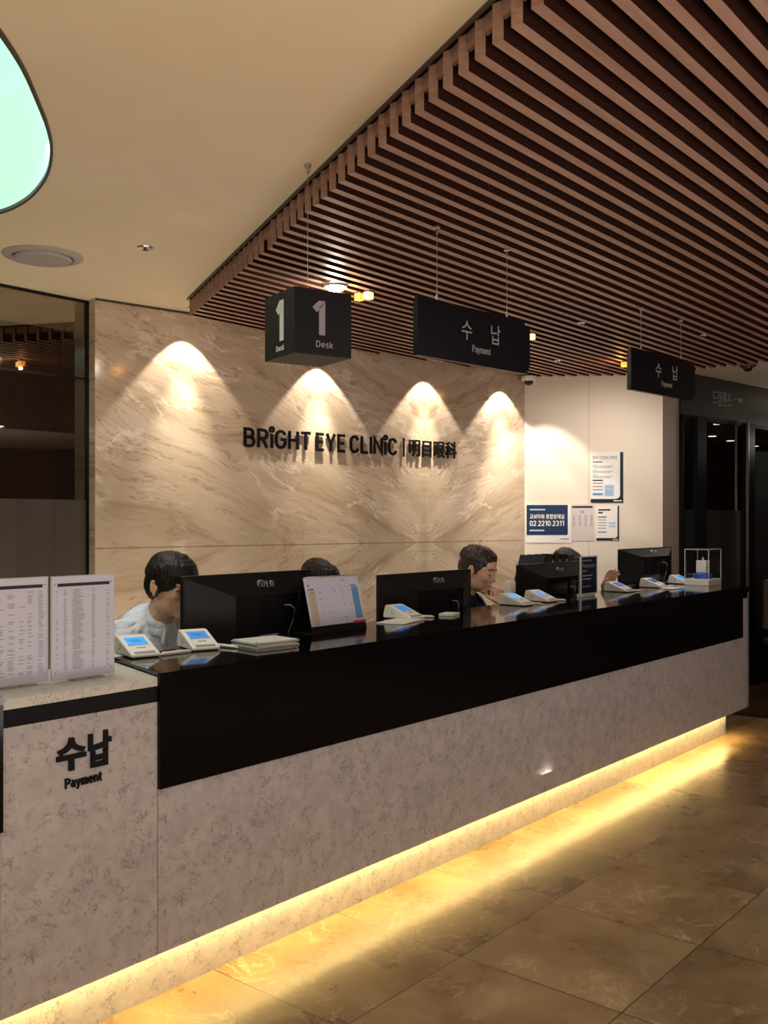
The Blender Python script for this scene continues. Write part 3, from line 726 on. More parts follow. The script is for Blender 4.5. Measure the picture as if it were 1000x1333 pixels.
for i, (x, y, fd, s_, lab) in enumerate(TL):
    terminal(x, y, math.atan2(fd[1], fd[0]), lab, s_, i == 0)
    F = Vector(fd).normalized(); Rt = Vector((-F.y, F.x))
    if i == 0: pp = Vector((x, y))+F*.055+Rt*.115; an = math.atan2(.75, .66)
    else: pp = Vector((x, y))+F*.03+Rt*.085; an = math.atan2(F.y, F.x)+.45
    stylus((pp.x, pp.y, ZL), an, pen_lab[i])
# trays and papers
def slab(name, a, bb, w, d, h, label, cat, m='white_plastic', rz=0, m2=None, z=ZL):
    t = empty(name, P(a, bb, z), TH1+rz, label, cat)
    b = MB(); b.box(-w/2, w/2, -d/2, d/2, 0, h); b.build('body', m, t, bevel=.002)
    if m2: b = MB(); b.box(-w/2+.012, w/2-.012, -d/2+.012, d/2-.012, h, h+.0015); b.build('top_sheet', m2, t)
    return t
aT, bT = AB(.02, 4.27); slab('white_tray', aT+.0, bT-.07, .23, .13, .005, 'thin white tray lying under the pad before the second monitor', 'tray', rz=.25)
aT, bT = AB(1.80, 6.35); slab('pale_tray', aT, bT-.09, .20, .10, .005, 'pale pink tray at the farthest monitor pad', 'tray', 'paper_pink', rz=.1)
a_, b_ = AB(-.449, 3.43)
t = empty('acrylic_document_box', P(a_+.02, b_-.02, ZL), TH1-.12, 'flat clear acrylic box holding white paper, in front of the first monitor', 'document box')
b = MB(); b.box(-.095, .095, -.075, .075, 0, .006); b.box(-.095, .095, -.075, .075, .014, .019); b.build('acrylic_plates', 'acrylic_edge', t, bevel=.001)
b = MB(); b.box(-.085, .085, -.065, .065, .006, .014); b.box(-.09, .09, -.07, .07, .019, .0215); b.build('paper', 'white_plastic', t)
for x in (-.088, .088):
    for y in (-.068, .068): b = MB(); b.cyl((x, y, .0), .004, .023, 10); b.build('corner_post', 'steel', t)
slab('business_card_tray', AB(.235, 4.56)[0], AB(.235, 4.56)[1]-.09, .10, .07, .012, 'small white card tray right of the second-monitor pad', 'tray', rz=.3)

# ------------------------------------------------------------------ monitors
def uD(u, bb):  # depth at which picture column u meets the vertical plane b = bb
    k = (u-500)/1260; D_ = bb/(P1[0]*k+P1[1]); return k*D_, D_
def monitor(uL, vL, uR, hh, label, sticker=False, tilt=0.0, cable=0, shift=0, base=.73):
    aM = AB(*uD((uL+uR)/2, 2.85))[0]; bb = bback(aM)+.085+shift
    x0, y0 = uD(uL, bb); x1, y1 = uD(uR, bb); w = math.hypot(x1-x0, y1-y0)
    zt = CAMZ-(vL-678)/1260*y0
    t = empty('monitor', ((x0+x1)/2, (y0+y1)/2, base), TH1+tilt, label, 'monitor', 'black monitors along the counter')
    H0 = zt-base; zb = H0-hh; W = w/2
    b = MB(); b.prism(rrect(-W, W, zb, H0, .006, 3), -.006, .012, axis='y'); b.build('display_panel', 'plastic_black', t, bevel=.0015)
    b = MB(); b.box(-W+.012, W-.012, .012, .0135, zb+.015, H0-.012); b.build('screen', 'plastic_gloss', t)
    # sloped back shell: rim -> flat middle field
    ix0, ix1 = -W+.33*w, W-.17*w; iz0, iz1 = zb+.02, H0-.24*hh
    b = MB(); o_ = [(-W+.006, -.006, zb+.006), (W-.006, -.006, zb+.006), (W-.006, -.006, H0-.006), (-W+.006, -.006, H0-.006)]
    i_ = [(ix0, -.045, iz0), (ix1, -.045, iz0), (ix1, -.045, iz1), (ix0, -.045, iz1)]
    for k in range(4): b.quad([o_[k], o_[(k+1) % 4], i_[(k+1) % 4], i_[k]])
    b.build('back_shell', 'plastic_black', t)
    b = MB(); b.box(ix0, ix1, -.040, -.010, iz0, iz1); sh = b.build('rear_cover', 'plastic_gloss', t)
    b = MB(); cx = (ix0+ix1)/2; b.box(cx+.08, cx+.12, -.046, -.040, iz0+.02, iz1-.02); b.build('socket_slot', 'black_frame', sh)
    # round mark and two letters on the upper back
    zc_ = H0-.125*hh; r = .016; yy = -.028; b = MB(); c0 = cx-.02
    b.stroke([(c0+r*math.cos(2*PI*k/18), zc_+r*math.sin(2*PI*k/18)) for k in range(18)], .0022, yy-.002, yy+.012, closed=True)
    b.box(c0-.001, c0+.002, yy-.002, yy+.01, zc_-.008, zc_+.009); b.box(c0, c0+.009, yy-.002, yy+.01, zc_-.009, zc_-.006)
    strokes(b, 'L', c0+.028, c0+.040, zc_-.012, zc_+.012, yy-.002, yy+.012, t=.16); strokes(b, 'G', c0+.048, c0+.066, zc_-.012, zc_+.012, yy-.002, yy+.012, t=.16); b.build('logo', 'grey_plastic', t)
    if sticker: b = MB(); b.box(cx-.04, cx+.055, -.0475, -.040, iz0+.055, iz0+.10, 0); b.box(cx+.015, cx+.050, -.049, -.0475, iz0+.083, iz0+.096, 1); b.build('sticker', ['grey_plastic', 'white_print'], t)
    b = MB(); b.box(-.035, .035, -.03, .0, 0, zb+.10); b.build('stand_neck', 'plastic_black', t)
    b = MB(); b.box(-.12, .12, -.045, .12, 0, .012); b.build('stand_base', 'plastic_black', t, bevel=.004)
    if cable:
        x = cx+.09
        pts = {1: [(x, -.045, iz1-.045), (x+.012, -.065, iz1-.045), (x+.030, -.072, iz1-.06), (x+.02, -.068, iz1-.11), (x-.005, -.062, iz1-.17), (x-.012, -.062, iz1-.26)],
               2: [(x, -.045, iz1-.06), (x+.022, -.062, iz1-.065), (x+.028, -.066, iz1-.09), (x-.0, -.062, iz1-.14), (x-.03, -.062, iz1-.18), (x-.005, -.064, iz1-.22), (x+.02, -.062, iz1-.27)]}[cable]
        b = MB(); b.tube(pts, .0028, 8); b.build('cable', 'grey_plastic' if cable == 1 else 'dim_print', t, smooth=True)
    return t
monitor(237, 750.5, 403, .36, 'large black monitor seen from behind, nearest to the camera', True, cable=1)
monitor(492.3, 748.6, 612, .36, 'black monitor seen from behind, between desk calendar and man in navy', cable=2)
monitor(674, 735.3, 757, .36, 'black monitor seen from behind, hiding the dark-haired person left of the stand sign', cable=2)
monitor(806.3, 715, 873.5, .245, 'black monitor seen from behind, farthest one before the white wall', cable=1, shift=-.13, base=ZL+.002)

# ------------------------------------------------------------------ desk calendar
x0, y0 = uD(407, 2.60); ca, cb_ = AB(x0, y0)
cal = empty('desk_calendar', P(ca, cb_, ZL), TH1, 'white desk calendar on a black easel, leaning beside the nearest monitor', 'desk calendar')
CW, CH = .318, .215; dp = .055
def cface(x0, x1, t0, t1, y, mi, b, th=.0008):   # on sloping front, t along slope
    L = math.hypot(CH, dp); uy, uz = dp/L, CH/L; ny, nz = -uz, uy
    def pt(x, t, o): return (x, uy*t+ny*o, uz*t+nz*o)
    b.hexa([pt(x0, t0, y), pt(x1, t0, y), pt(x1, t1, y), pt(x0, t1, y), pt(x0, t0, y+th), pt(x1, t0, y+th), pt(x1, t1, y+th), pt(x0, t1, y+th)], mi)
b = MB(); cface(0, CW, 0, .218, 0, 0, b, .002)
b.hexa([(0, .110, 0), (CW, .110, 0), (CW, .113, 0), (0, .113, 0), (0, dp+.001, CH), (CW, dp+.001, CH), (CW, dp+.004, CH), (0, dp+.004, CH)], 0)
b.box(0, CW, 0, .112, 0, .003, 0); b.build('easel', 'black_matte', cal)
b = MB(); cface(0, CW, .030, .221, .0022, 0, b)
cface(.012, .052, .034, .172, .0032, 1, b, .0002); cface(CW-.052, CW-.012, .045, .176, .0032, 2, b, .0002)
cface(.014, .048, .174, .1775, .0032, 3, b, .0003); cface(CW-.075, CW-.014, .188, .208, .0032, 3, b, .0003) if False else None
rnd = random.Random(2)
for r_ in range(5):
    for c_ in range(6):
        if rnd.random() < .8:
            xx = .03+.043*c_; tt = .052+.027*r_; cface(xx, xx+.006+rnd.random()*.008, tt, tt+.003, .0034, 4, b, .0002)
for c_ in range(5): cface(.065+.043*c_, .077+.043*c_, .176, .178, .0034, 4, b, .0002)
cface(.016, .026, .186, .196, .0034, 4, b, .0002); cface(CW-.110, CW-.078, .204, .207, .0034, 4, b, .0002); cface(CW-.060, CW-.022, .180, .183, .0034, 3, b, .0002)
cface(CW-.075, CW-.0, .026, .036, .0034, 5, b, .0003)
b.build('month_page', ['paper', 'beige_print', 'blue_print', 'ink', 'ink_soft', 'red_print'], cal)
b = MB()
for k in range(40):
    x = .006+k*(CW-.012)/39; b.tube([(x, dp-.004, CH-.006), (x, dp-.005, CH+.002), (x, dp+.002, CH+.005), (x, dp+.007, CH-.002)], .0011, 5)
b.build('wire_binding', 'steel', cal)

# ------------------------------------------------------------------ small stand sign, white carton, file rack
x, y = uD(767, 2.70); aS, bS = AB(x, y)
ss = empty('stand_sign', P(aS, bS, ZL), TH1, 'small navy stand sign in a clear holder, right of the third monitor', 'sign')
w = .10
b = MB(); b.box(-w, w, -.002, .002, .012, .235); b.build('acrylic_panel', 'acrylic_edge', ss)
b = MB(); b.box(-w+.004, w-.014, -.0032, -.0022, .02, .228, 0)
strokes(b, 'Payment', -w+.015, w-.035, .168, .190, -.0040, -.0032, t=.16, gap=.14, mi=1)
for zz, l in ((.205, .11), (.145, .05), (.118, .12), (.098, .10), (.055, .10)): b.box(-w+.015, -w+.015+l, -.0038, -.0032, zz, zz+.008, 2)
b.build('printed_card', ['navy_dark', 'lilac_print', 'ink_soft'], ss)
b = MB(); b.box(-w-.012, -w+.012, -.02, .02, 0, .018); b.box(-w-.005, -w+.003, -.006, .006, .018, .235); b.box(-.02, .03, -.025, .025, 0, .012); b.build('holder', 'acrylic_edge', ss, bevel=.002)

x, y = uD(664, 2.80); wb = empty('white_carton', (x, y, ZL), TH1, 'small upright white carton with grey stripe, left of the third monitor', 'box')
b = MB(); b.box(-.024, .024, -.02, .02, 0, .118); b.build('carton', 'white_plastic', wb, bevel=.002)
b = MB(); b.box(-.0245, .0245, -.0205, -.02, .040, .060); b.build('stripe', 'grey_plastic', wb)

x, y = uD(690, 3.08); fr = empty('file_rack', (x, y, .73), TH1, 'black slanted file rack behind the third monitor', 'file rack')
b = MB(); b.box(-.20, .20, -.10, .10, 0, .015); b.box(-.20, -.185, -.10, .10, .015, .12); b.box(.185, .20, -.10, .10, .015, .12); b.build('tray', 'plastic_black', fr)
names = ['leftmost of four navy-black files slanting behind the third monitor', 'second of four slanting files, with a pale number on its spine', 'third of four slanting files behind the third monitor', 'rightmost of four slanting files, half hidden by dark hair']
for k in range(4):
    f = empty('file_binder', Vector((x, y, .755))+Vector((*D1, 0))*(-.17+k*.085), TH1, names[k], 'file', 'slanting files in the rack')
    ang = R(24); c, s_ = math.cos(ang), math.sin(ang)
    def rp(px, py, pz): return (px*c+pz*s_, py, -px*s_+pz*c)
    b = MB(); b.hexa([rp(*p) for p in ((0,-.09,.0),(.03,-.09,.0),(.03,.09,.0),(0,.09,.0),(0,-.09,.50),(.03,-.09,.50),(.03,.09,.50),(0,.09,.50))]); b.build('cover', 'navy_dark' if k == 0 else 'plastic_gloss', f)
    if k: b = MB(); q = [rp(*p) for p in ((.008,-.092,.44),(.022,-.092,.44),(.022,-.090,.44),(.008,-.090,.44),(.008,-.092,.475),(.022,-.092,.475),(.022,-.090,.475),(.008,-.090,.475))]; b.hexa(q); b.build('spine_label', 'dim_print', f)

# ------------------------------------------------------------------ clear display case with a model inside
dc = empty('display_case', P(6.43, 2.50, ZL), TH1, 'clear acrylic display case on white plinth at the far counter end', 'display case')
w, d, h = .225, .17, .245
b = MB(); b.box(0, w, 0, d, 0, .042); b.build('plinth', 'white_plastic', dc, bevel=.002)
b = MB(); b.box(.002, w-.002, .002, .004, .042, h); b.box(.002, w-.002, d-.004, d-.002, .042, h); b.box(.002, .004, .004, d-.004, .042, h); b.box(w-.004, w-.002, .004, d-.004, .042, h); b.box(.002, w-.002, .002, d-.002, h, h+.002)
b.build('clear_cover', 'clear_case', dc)
b = MB(); e = .0022
for xx in (.002, w-.002):
    for yy in (.002, d-.002): b.box(xx-e, xx+e, yy-e, yy+e, .042, h)
for yy in (.002, d-.002): b.box(0, w, yy-e, yy+e, h-e, h+e)
for xx in (.002, w-.002): b.box(xx-e, xx+e, 0, d, h-e, h+e)
b.build('cover_edges', 'acrylic_edge', dc)
md = empty('display_model', P(6.43+.11, 2.50+.085, ZL+.042), TH1, 'small white box on a round blue base inside the clear case', 'model')
b = MB(); b.lathe([(0, 0), (.062, 0), (.062, .03), (.045, .04), (0, .04)], n=32); b.build('blue_base', 'blue_plastic', md, smooth=True)
b = MB(); b.box(-.035, .035, -.035, .035, .04, .125); b.build('white_body', 'white_plastic', md, bevel=.003)
b = MB(); b.cyl((.0, -.0, .125), .010, .022, 12, r2=.006); b.box(.035, .060, -.012, .012, .09, .115); b.cyl((.05, 0, .05), .006, .05, 10); b.build('fittings', 'steel', md)
b = MB(); b.box(-.022, .022, -.0358, -.035, .075, .079); b.build('small_print', 'ink_soft', md)

# ------------------------------------------------------------------ wall sign
def tw(u):
    k = (u-500)/1260; return (1.514+k*5.076)/(.7657-k*.6432)
WM = (-1.514, 5.076, 0)
def letters(name, fn, label, cat='sign lettering', grp=None):
    b = MB(); fn(b); o = b.build(name, 'black_matte', loc=WM, rz=TH2); tag(o, label, cat, grp); return o
zb, zt = 1.851, 1.966
ws = empty('clinic_sign', (WM[0]+D2[0]*tw(455), WM[1]+D2[1]*tw(455), zb), TH2, 'raised black BRIGHT EYE CLINIC lettering with Chinese characters on the marble wall', 'sign')
o0 = tw(455)
def wl(u): return tw(u)-o0
b = MB(); strokes(b, 'BRiGHT', wl(316), wl(403.5), 0, zt-zb, -.015, -.006, t=.18, gap=.13); b.build('word_bright', 'black_matte', ws)
b = MB(); strokes(b, 'EYE', wl(410), wl(448.5), 0, zt-zb, -.015, -.006, t=.18, gap=.13); b.build('word_eye', 'black_matte', ws)
b = MB(); strokes(b, 'CLINiC', wl(454), wl(515.5), 0, zt-zb, -.015, -.006, t=.18, gap=.13); b.build('word_clinic', 'black_matte', ws)
b = MB(); b.box(wl(523.6), wl(525), -.015, -.006, -.004, zt-zb+.006); b.build('divider_bar', 'black_matte', ws)
b = MB(); glyphs(b, '明目眼科', wl(531.5), wl(593), 0, zt-zb+.004, -.015, -.006, .012); b.build('chinese_characters', 'black_matte', ws)
b = MB()
for u in (320, 336, 360, 385, 398, 414, 430, 444, 458, 475, 495, 511, 536, 552, 568, 586): b.cyl((wl(u), -.007, (zt-zb)*.5), .003, .007, 8, axis='y')
b.build('standoff_pins', 'black_matte', ws)

# ------------------------------------------------------------------ notices on the white wall
def wwx(u):
    k = (u-500)/1260; dx, dy = math.cos(thw), math.sin(thw); return (k*WW0.y-WW0.x)/(dx-k*dy)
def wwz(u, v): return CAMZ+(678-v)/1260*(WW0.y+wwx(u)*math.sin(thw))
def poster(name, u0, v0, u1, v1, label, draw, base='white_print'):
    x0, x1 = wwx(u0), wwx(u1); zt, zb = wwz((u0+u1)/2, v0), wwz((u0+u1)/2, v1)
    t = empty(name, (WW0.x+math.cos(thw)*x0, WW0.y+math.sin(thw)*x0, zb), thw, label, 'notice')
    W, H_ = x1-x0, zt-zb
    b = MB(); b.box(0, W, -.003, 0, 0, H_); b.build('sheet', base, t)
    b = MB(); draw(b, W, H_); b.build('print', ['navy_print', 'navy_dark', 'ink_soft', 'blue_print', 'sky_print', 'white_print', 'ink'], t)
def bars(b, x0, x1, zs, h, mi, W, H_, y=-.0036):
    for z in zs: b.box(x0*W, x1*W, y, -.003, z*H_, (z+h)*H_, mi)
def p_phone(b, W, H_):
    b.prism(rrect(.01*W, .92*W, .20*H_, .985*H_, .03*W, 4, (0, 1, 0, 0)), -.0040, -.003, 0, axis='y')
    glyphs(b, '교보타워 종합방재실', .08*W, .84*W, .62*H_, .745*H_, -.0052, -.004, .02, 5)
    strokes(b, '02.2210.2311', .08*W, .84*W, .435*H_, .575*H_, -.0052, -.004, t=.19, gap=.12, mi=5)
    bars(b, .08, .42, (.845,), .035, 4, W, H_, -.0050); bars(b, .08, .40, (.30,), .04, 4, W, H_, -.0050)
    bars(b, .76, .95, (.085,), .03, 2, W, H_)
poster('phone_notice', 685, 656.5, 744, 706.5, 'white-edged navy notice showing a telephone number on the white wall', p_phone)
def p_list(b, W, H_):
    bars(b, .05, .95, (.90,), .055, 6, W, H_)
    bars(b, .40, .58, (.80, .76), .02, 2, W, H_)
    for x in (.08, .34, .60, .86): bars(b, x, x+.09, [.40+.035*k for k in range(9)], .015, 2, W, H_)
poster('list_notice', 743.5, 656.5, 773, 704, 'pale sheet with black heading and four columns, right of the navy notice', p_list, 'paper_pink')
def p_tall(b, W, H_):
    b.box(.90*W, W, -.0036, -.003, .0, H_, 1); b.box(0, W, -.0036, -.003, 0, .075*H_, 1)
    b.prism([(.90*W, .075*H_), (.90*W, .16*H_), (.88*W, .11*H_), (.82*W, .085*H_), (.78*W, .075*H_)], -.0038, -.003, 1, axis='y')
    glyphs(b, '환자 안전보고체계', .06*W, .80*W, .855*H_, .925*H_, -.0040, -.003, .0, 6)
    bars(b, .06, .36, (.795,), .018, 6, W, H_)
    for z0 in (.73, .63, .53):
        bars(b, .06, .20, (z0+.01,), .010, 3, W, H_); bars(b, .06, .68, (z0-.015,), .010, 2, W, H_); bars(b, .06, .62, (z0-.04,), .010, 2, W, H_)
    bars(b, .06, .38, (.43,), .025, 6, W, H_); bars(b, .06, .38, (.375, .31, .25), .018, 2, W, H_); bars(b, .06, .38, (.15,), .04, 3, W, H_)
    b.box(.42*W, .72*W, -.0035, -.003, .13*H_, .36*H_, 4); bars(b, .45, .68, (.32, .29, .24, .21, .18, .15), .010, 3, W, H_)
    bars(b, .70, .95, (.03,), .02, 5, W, H_, -.0042)
poster('tall_notice', 769, 588.5, 811.5, 654.5, 'tall white and navy notice with Korean heading, highest of the four on the wall', p_tall)
def p_small(b, W, H_):
    b.box(.93*W, W, -.0036, -.003, .0, H_, 1); b.box(0, W, -.0036, -.003, 0, .07*H_, 1)
    b.prism([(.93*W, .07*H_), (.93*W, .14*H_), (.91*W, .10*H_), (.86*W, .08*H_), (.82*W, .07*H_)], -.0038, -.003, 1, axis='y')
    bars(b, .08, .62, (.86,), .045, 6, W, H_); bars(b, .08, .28, (.78,), .045, 6, W, H_); bars(b, .06, .44, (.66,), .03, 6, W, H_)
    bars(b, .06, .44, (.58, .50, .42, .34), .022, 2, W, H_); bars(b, .06, .44, (.22,), .04, 3, W, H_); bars(b, .54, .84, (.47, .38), .06, 4, W, H_)
    bars(b, .72, .95, (.02,), .02, 5, W, H_, -.0042)
poster('small_notice', 776.5, 658.5, 806, 703.5, 'small white and navy notice below the tall one, right of the pale list', p_small)

# ------------------------------------------------------------------ hanging signs
def wires(t, pts, top):
    for (x, y, z0) in pts:
        b = MB(); b.cyl((x, y, z0+.018), .0011, top-z0-.03, 6); wv = b.build('wire', 'wire', t)
        b = MB(); b.cyl((x, y, z0), .0045, .022, 10); b.build('wire_clamp', 'steel', wv, smooth=True)
        b = MB(); b.cyl((x, y, top-.03), .005, .022, 10); b.cyl((x, y, top-.008), .012, .008, 14); b.build('wire_clamp', 'steel', wv, smooth=True)
def payment_sign(X, Y, label, ztop, cut):
    ang = math.atan2(.710, .704); t = empty('payment_sign', (X, Y, ztop), ang, label, 'hanging sign', 'hanging Payment signs')
    L, Hh = .667, .194
    pl = rrect(0, L, -Hh, 0, .045, 8, (0, 1, 0, 0)); 
    pl = pl[:-2]+[(L, -.012), (L-.012, 0), (0, 0)]
    b = MB(); b.prism(pl, -.012, .012, axis='y'); b.build('panel', 'navy_sign', t, bevel=.001)
    b = MB(); b.box(.004, L-.03, -.008, .008, 0, .018); b.build('top_rail', 'black_frame', t)
    b = MB(); glyphs(b, '수', .240, .300, -.105, -.035, -.0130, -.012, -.0); b.build('korean_character', 'dim_print', t)
    b = MB(); glyphs(b, '납', .415, .472, -.102, -.028, -.0130, -.012, -.0); b.build('korean_character', 'dim_print', t)
    b = MB(); strokes(b, 'Payment', .302, .412, -.148, -.121, -.0130, -.012, t=.13, gap=.15); b.build('payment_word', 'dim_print', t)
    wires(t, [(.115, 0, .018), (.53, 0, .018)], ZS-ztop)
    return t
payment_sign((541-500)/1260*3.445, 3.445, 'large navy hanging Payment sign, the nearer one, right of the cube', CAMZ+287/1260*3.445, 0)
payment_sign((819-500)/1260*4.80, 4.80, 'smaller-looking navy hanging Payment sign, the far one before the white wall', CAMZ+223/1260*4.80-.005, 0)
# cube
cd = 3.03; ca_ = math.atan2(1260, 1950); cs = .209
cx, cy = (383-500)/1260*cd, cd
cube = empty('desk_number_cube', (cx, cy, CAMZ+306/1260*cd), ca_-.0, 'black hanging cube sign with number 1 and Desk on each side', 'hanging sign')
b = MB(); b.box(0, cs, 0, cs, -cs, 0); b.build('cube_body', 'cube_face', cube, bevel=.0012)
b = MB(); strokes(b, '1', .062, .114, -.150, -.036, -.0012, 0, t=.24); b.build('numeral', 'lilac_print', cube)
b = MB(); strokes(b, 'Desk', .078, .140, -.184, -.163, -.0012, 0, t=.15, gap=.15); b.build('desk_word', 'dim_print', cube)
# the left face: drawn along the side that runs away to the left
def sideface(fn, name, m):
    b = MB(); fn(b); b.xf(Matrix.Translation((0, cs, 0)) @ Matrix.Rotation(-PI/2, 4, 'Z')); b.build(name, m, cube)
sideface(lambda b: strokes(b, '1', .080, .140, -.165, -.028, -.0012, 0, t=.24), 'numeral', 'white_print')
sideface(lambda b: strokes(b, 'Desk', .085, .140, -.190, -.172, -.0012, 0, t=.16, gap=.15), 'desk_word', 'white_print')
wires(cube, [(cs/2, cs/2, 0)], ZC-(CAMZ+306/1260*cd))
b = MB(); b.cyl((cs*.8, cs*.5, 0), .004, .02, 8); b.build('hook', 'white_plastic', cube)

# ------------------------------------------------------------------ ceiling fixtures
def ceil_pt(u, v, z): D_ = (z-CAMZ)*1260/(678-v); return ((u-500)/1260*D_, D_, z)
p = ceil_pt(56, 333, ZC)
vent = empty('ceiling_diffuser', p, 0, 'round grey air diffuser in the plaster ceiling at left', 'air diffuser')
b = MB(); b.lathe([(.125, -.002), (.135, -.014), (.150, -.012), (.171, -.004), (.172, 0)], n=48); b.build('outer_ring', 'vent_grey', vent, smooth=True)
b = MB(); b.lathe([(0, -.022), (.112, -.022), (.122, -.012), (.118, -.006), (0, -.006)], n=48); b.build('inner_disc', 'vent_grey', vent, smooth=True)
b = MB(); b.cyl((0, 0, -.005), .13, .004, 40); b.build('gap_ring', 'rim_dark', vent)
p = ceil_pt(189, 322, ZC)
sp = empty('ceiling_sprinkler', p, 0, 'small round sprinkler in the plain plaster ceiling', 'sprinkler')
b = MB(); b.lathe([(0, -.003), (.018, -.003), (.032, -.006), (.034, 0)], n=28); b.build('cover_ring', 'steel', sp, smooth=True)
b = MB(); b.cyl((0, 0, -.012), .006, .010, 10); b.cyl((0, 0, -.0135), .012, .002, 14); b.build('nozzle', 'rim_dark', sp)
sp_lab = {(726, 469): 'tiny sprinkler under the slats above the white wall', (916, 436): 'tiny sprinkler under the slats right of the far Payment sign', (757, 420): 'tiny sprinkler under the slats between the two Payment signs'}
for (u, v), lab in sp_lab.items():
    s = copy_tree(sp); s.location = ceil_pt(u, v, ZS); s.scale = (.6, .6, 1); tag(s, lab, 'sprinkler')
# dome cameras
def dome(p, label, m1):
    t = empty('dome_camera', p, 0, label, 'security camera')
    b = MB(); b.lathe([(0, 0), (.055, 0), (.058, -.02), (.050, -.035), (0, -.035)], n=28); b.build('housing', m1, t, smooth=True)
    b = MB(); b.ell((0, 0, -.035), (.036, .036, .032)); b.build('dome', 'plastic_gloss', t, smooth=True)
dome(ceil_pt(974, 472, ZC), 'dark dome camera on the plaster ceiling above the shop sign', 'rim_dark')
x, y = WW0.x+.02, WW0.y-.085
dome((x, y, CAMZ+(678-490)/1260*y), 'white dome camera at the top corner of the white wall', 'white_plastic')
b = MB(); b.box(-.03, .03, 0, .09, -.012, 0); o = b.build('bracket', 'white_plastic', [q for q in sc.objects if q.name.startswith('dome_camera')][-1])
# downlights washing the marble, tilted to the wall
dls = [(228, ZC-.012), (405, ZC-.05), (545, ZS+.006), (645, ZS+.006), (318, None)]
first = None
dl_lab = ['round downlight nearest the left end of the marble wall', 'round downlight above the marble behind the hanging cube', 'round downlight above the Chinese characters', 'round downlight nearest the white wall corner']
def wallp(t, off, z): return (WM[0]+D2[0]*t+D2[1]*off, WM[1]+D2[1]*t-D2[0]*off, z)
lights = []
for i, (u, z) in enumerate(dls[:4]):
    t = tw(u)+.05; p = wallp(t, .135, z)
    if first is None:
        first = empty('wall_washer', p, TH2)
        b = MB(); b.lathe([(.030, .0), (.040, -.004), (.043, 0), (.040, .03)], n=24); b.build('ring', 'white_plastic', first, smooth=True)
        b = MB(); b.cyl((0, 0, 0), .030, .003, 24); b.xf(Matrix.Rotation(R(-12), 4, 'X')); b.build('lamp', 'downlight', first)
        o = first
    else: o = copy_tree(first); o.location = p
    tag(o, dl_lab[i], 'downlight', 'wall washers over the marble'); lights.append(p)
def spot(p, e, size, blend, col, target=None, rad=.01, name='spot'):
    l = bpy.data.lights.new(name, 'SPOT'); l.energy = e; l.spot_size = R(size); l.spot_blend = blend; l.color = col; l.shadow_soft_size = rad
    o = bpy.data.objects.new(name, l); C.objects.link(o); o.location = p
    if target: o.rotation_euler = (Vector(target)-Vector(p)).to_track_quat('-Z', 'Y').to_euler()
    return o
WARM = (1.0, .86, .68)
for i, p in enumerate(lights):
    q = (p[0], p[1], (p[2]-.035 if i == 0 else ZS-.012)); down = (p[0]-D2[1]*.13, p[1]+D2[0]*.13, q[2]-1)
    spot(q, 27, 82, .22, WARM, down, .008, 'wash_light')
    spot(q, 85, 44, 1.0, (1, .88, .66), (p[0]-D2[1]*.08, p[1]+D2[0]*.08, q[2]-1), .012, 'wash_core')
# washer on the white wall
x = wwx(706); p = (WW0.x+x, WW0.y-.38, ZS-.05); 
spot(p, 30, 78, .35, (1, .88, .72), (p[0], p[1]+.22, p[2]-1), .02, 'wall_light')

# bright spot lamp and amber box lamps beneath the slats
p = ceil_pt(437, 371, ZS-.005)
bl = empty('spot_lamp', p, 0, 'glaring white round lamp under the slats just above the cube', 'ceiling lamp')
b = MB(); b.lathe([(.040, -.004), (.050, -.012), (.056, 0), (.040, .0)], n=28); b.build('bezel', 'white_plastic', bl, smooth=True)
b = MB(); b.ell((0, 0, -.008), (.042, .042, .024)); b.build('lamp', 'lamp_white', bl, smooth=True)
def pt_light(p, e, col, r=.02):
    l = bpy.data.lights.new('glow', 'POINT'); l.energy = e; l.color = col; l.shadow_soft_size = r
    o = bpy.data.objects.new('lamp_or_fill_glow', l); C.objects.link(o); o.location = p
pt_light((p[0], p[1], p[2]-.05), 4.0, (1, .86, .70))
bx = None
amb = [(468, 386, 'amber', 'amber glowing box lamp under the slats, right of the cube top'), (480, 384.5, 'amber_pale', 'pale yellow box lamp just right of the amber one by the cube'),
       (692, 438, 'amber_pale', 'pale yellow box lamp at the right end of the near Payment sign'), (813, 474, 'amber', 'amber glowing box lamp left of the far Payment sign')]
for i, (u, v, m_, lab) in enumerate(amb):
    p = ceil_pt(u, v, ZS-.02)
    t = empty('box_lamp', (p[0], p[1], ZS), TH1, lab, 'ceiling lamp', 'small square lamps under the slats')
    s_ = .020
    b = MB(); b.box(-s_, s_, -s_, s_, -.006, 0); b.build('housing', 'rim_dark', t)
    b = MB(); b.box(-s_+.003, s_-.003, -s_+.003, s_-.003, -.038, -.006); b.build('lamp', m_, t, bevel=.002)
    if m_ == 'amber': pt_light((p[0]-.03, p[1], ZS-.06), .9, (1, .45, .10), .01)

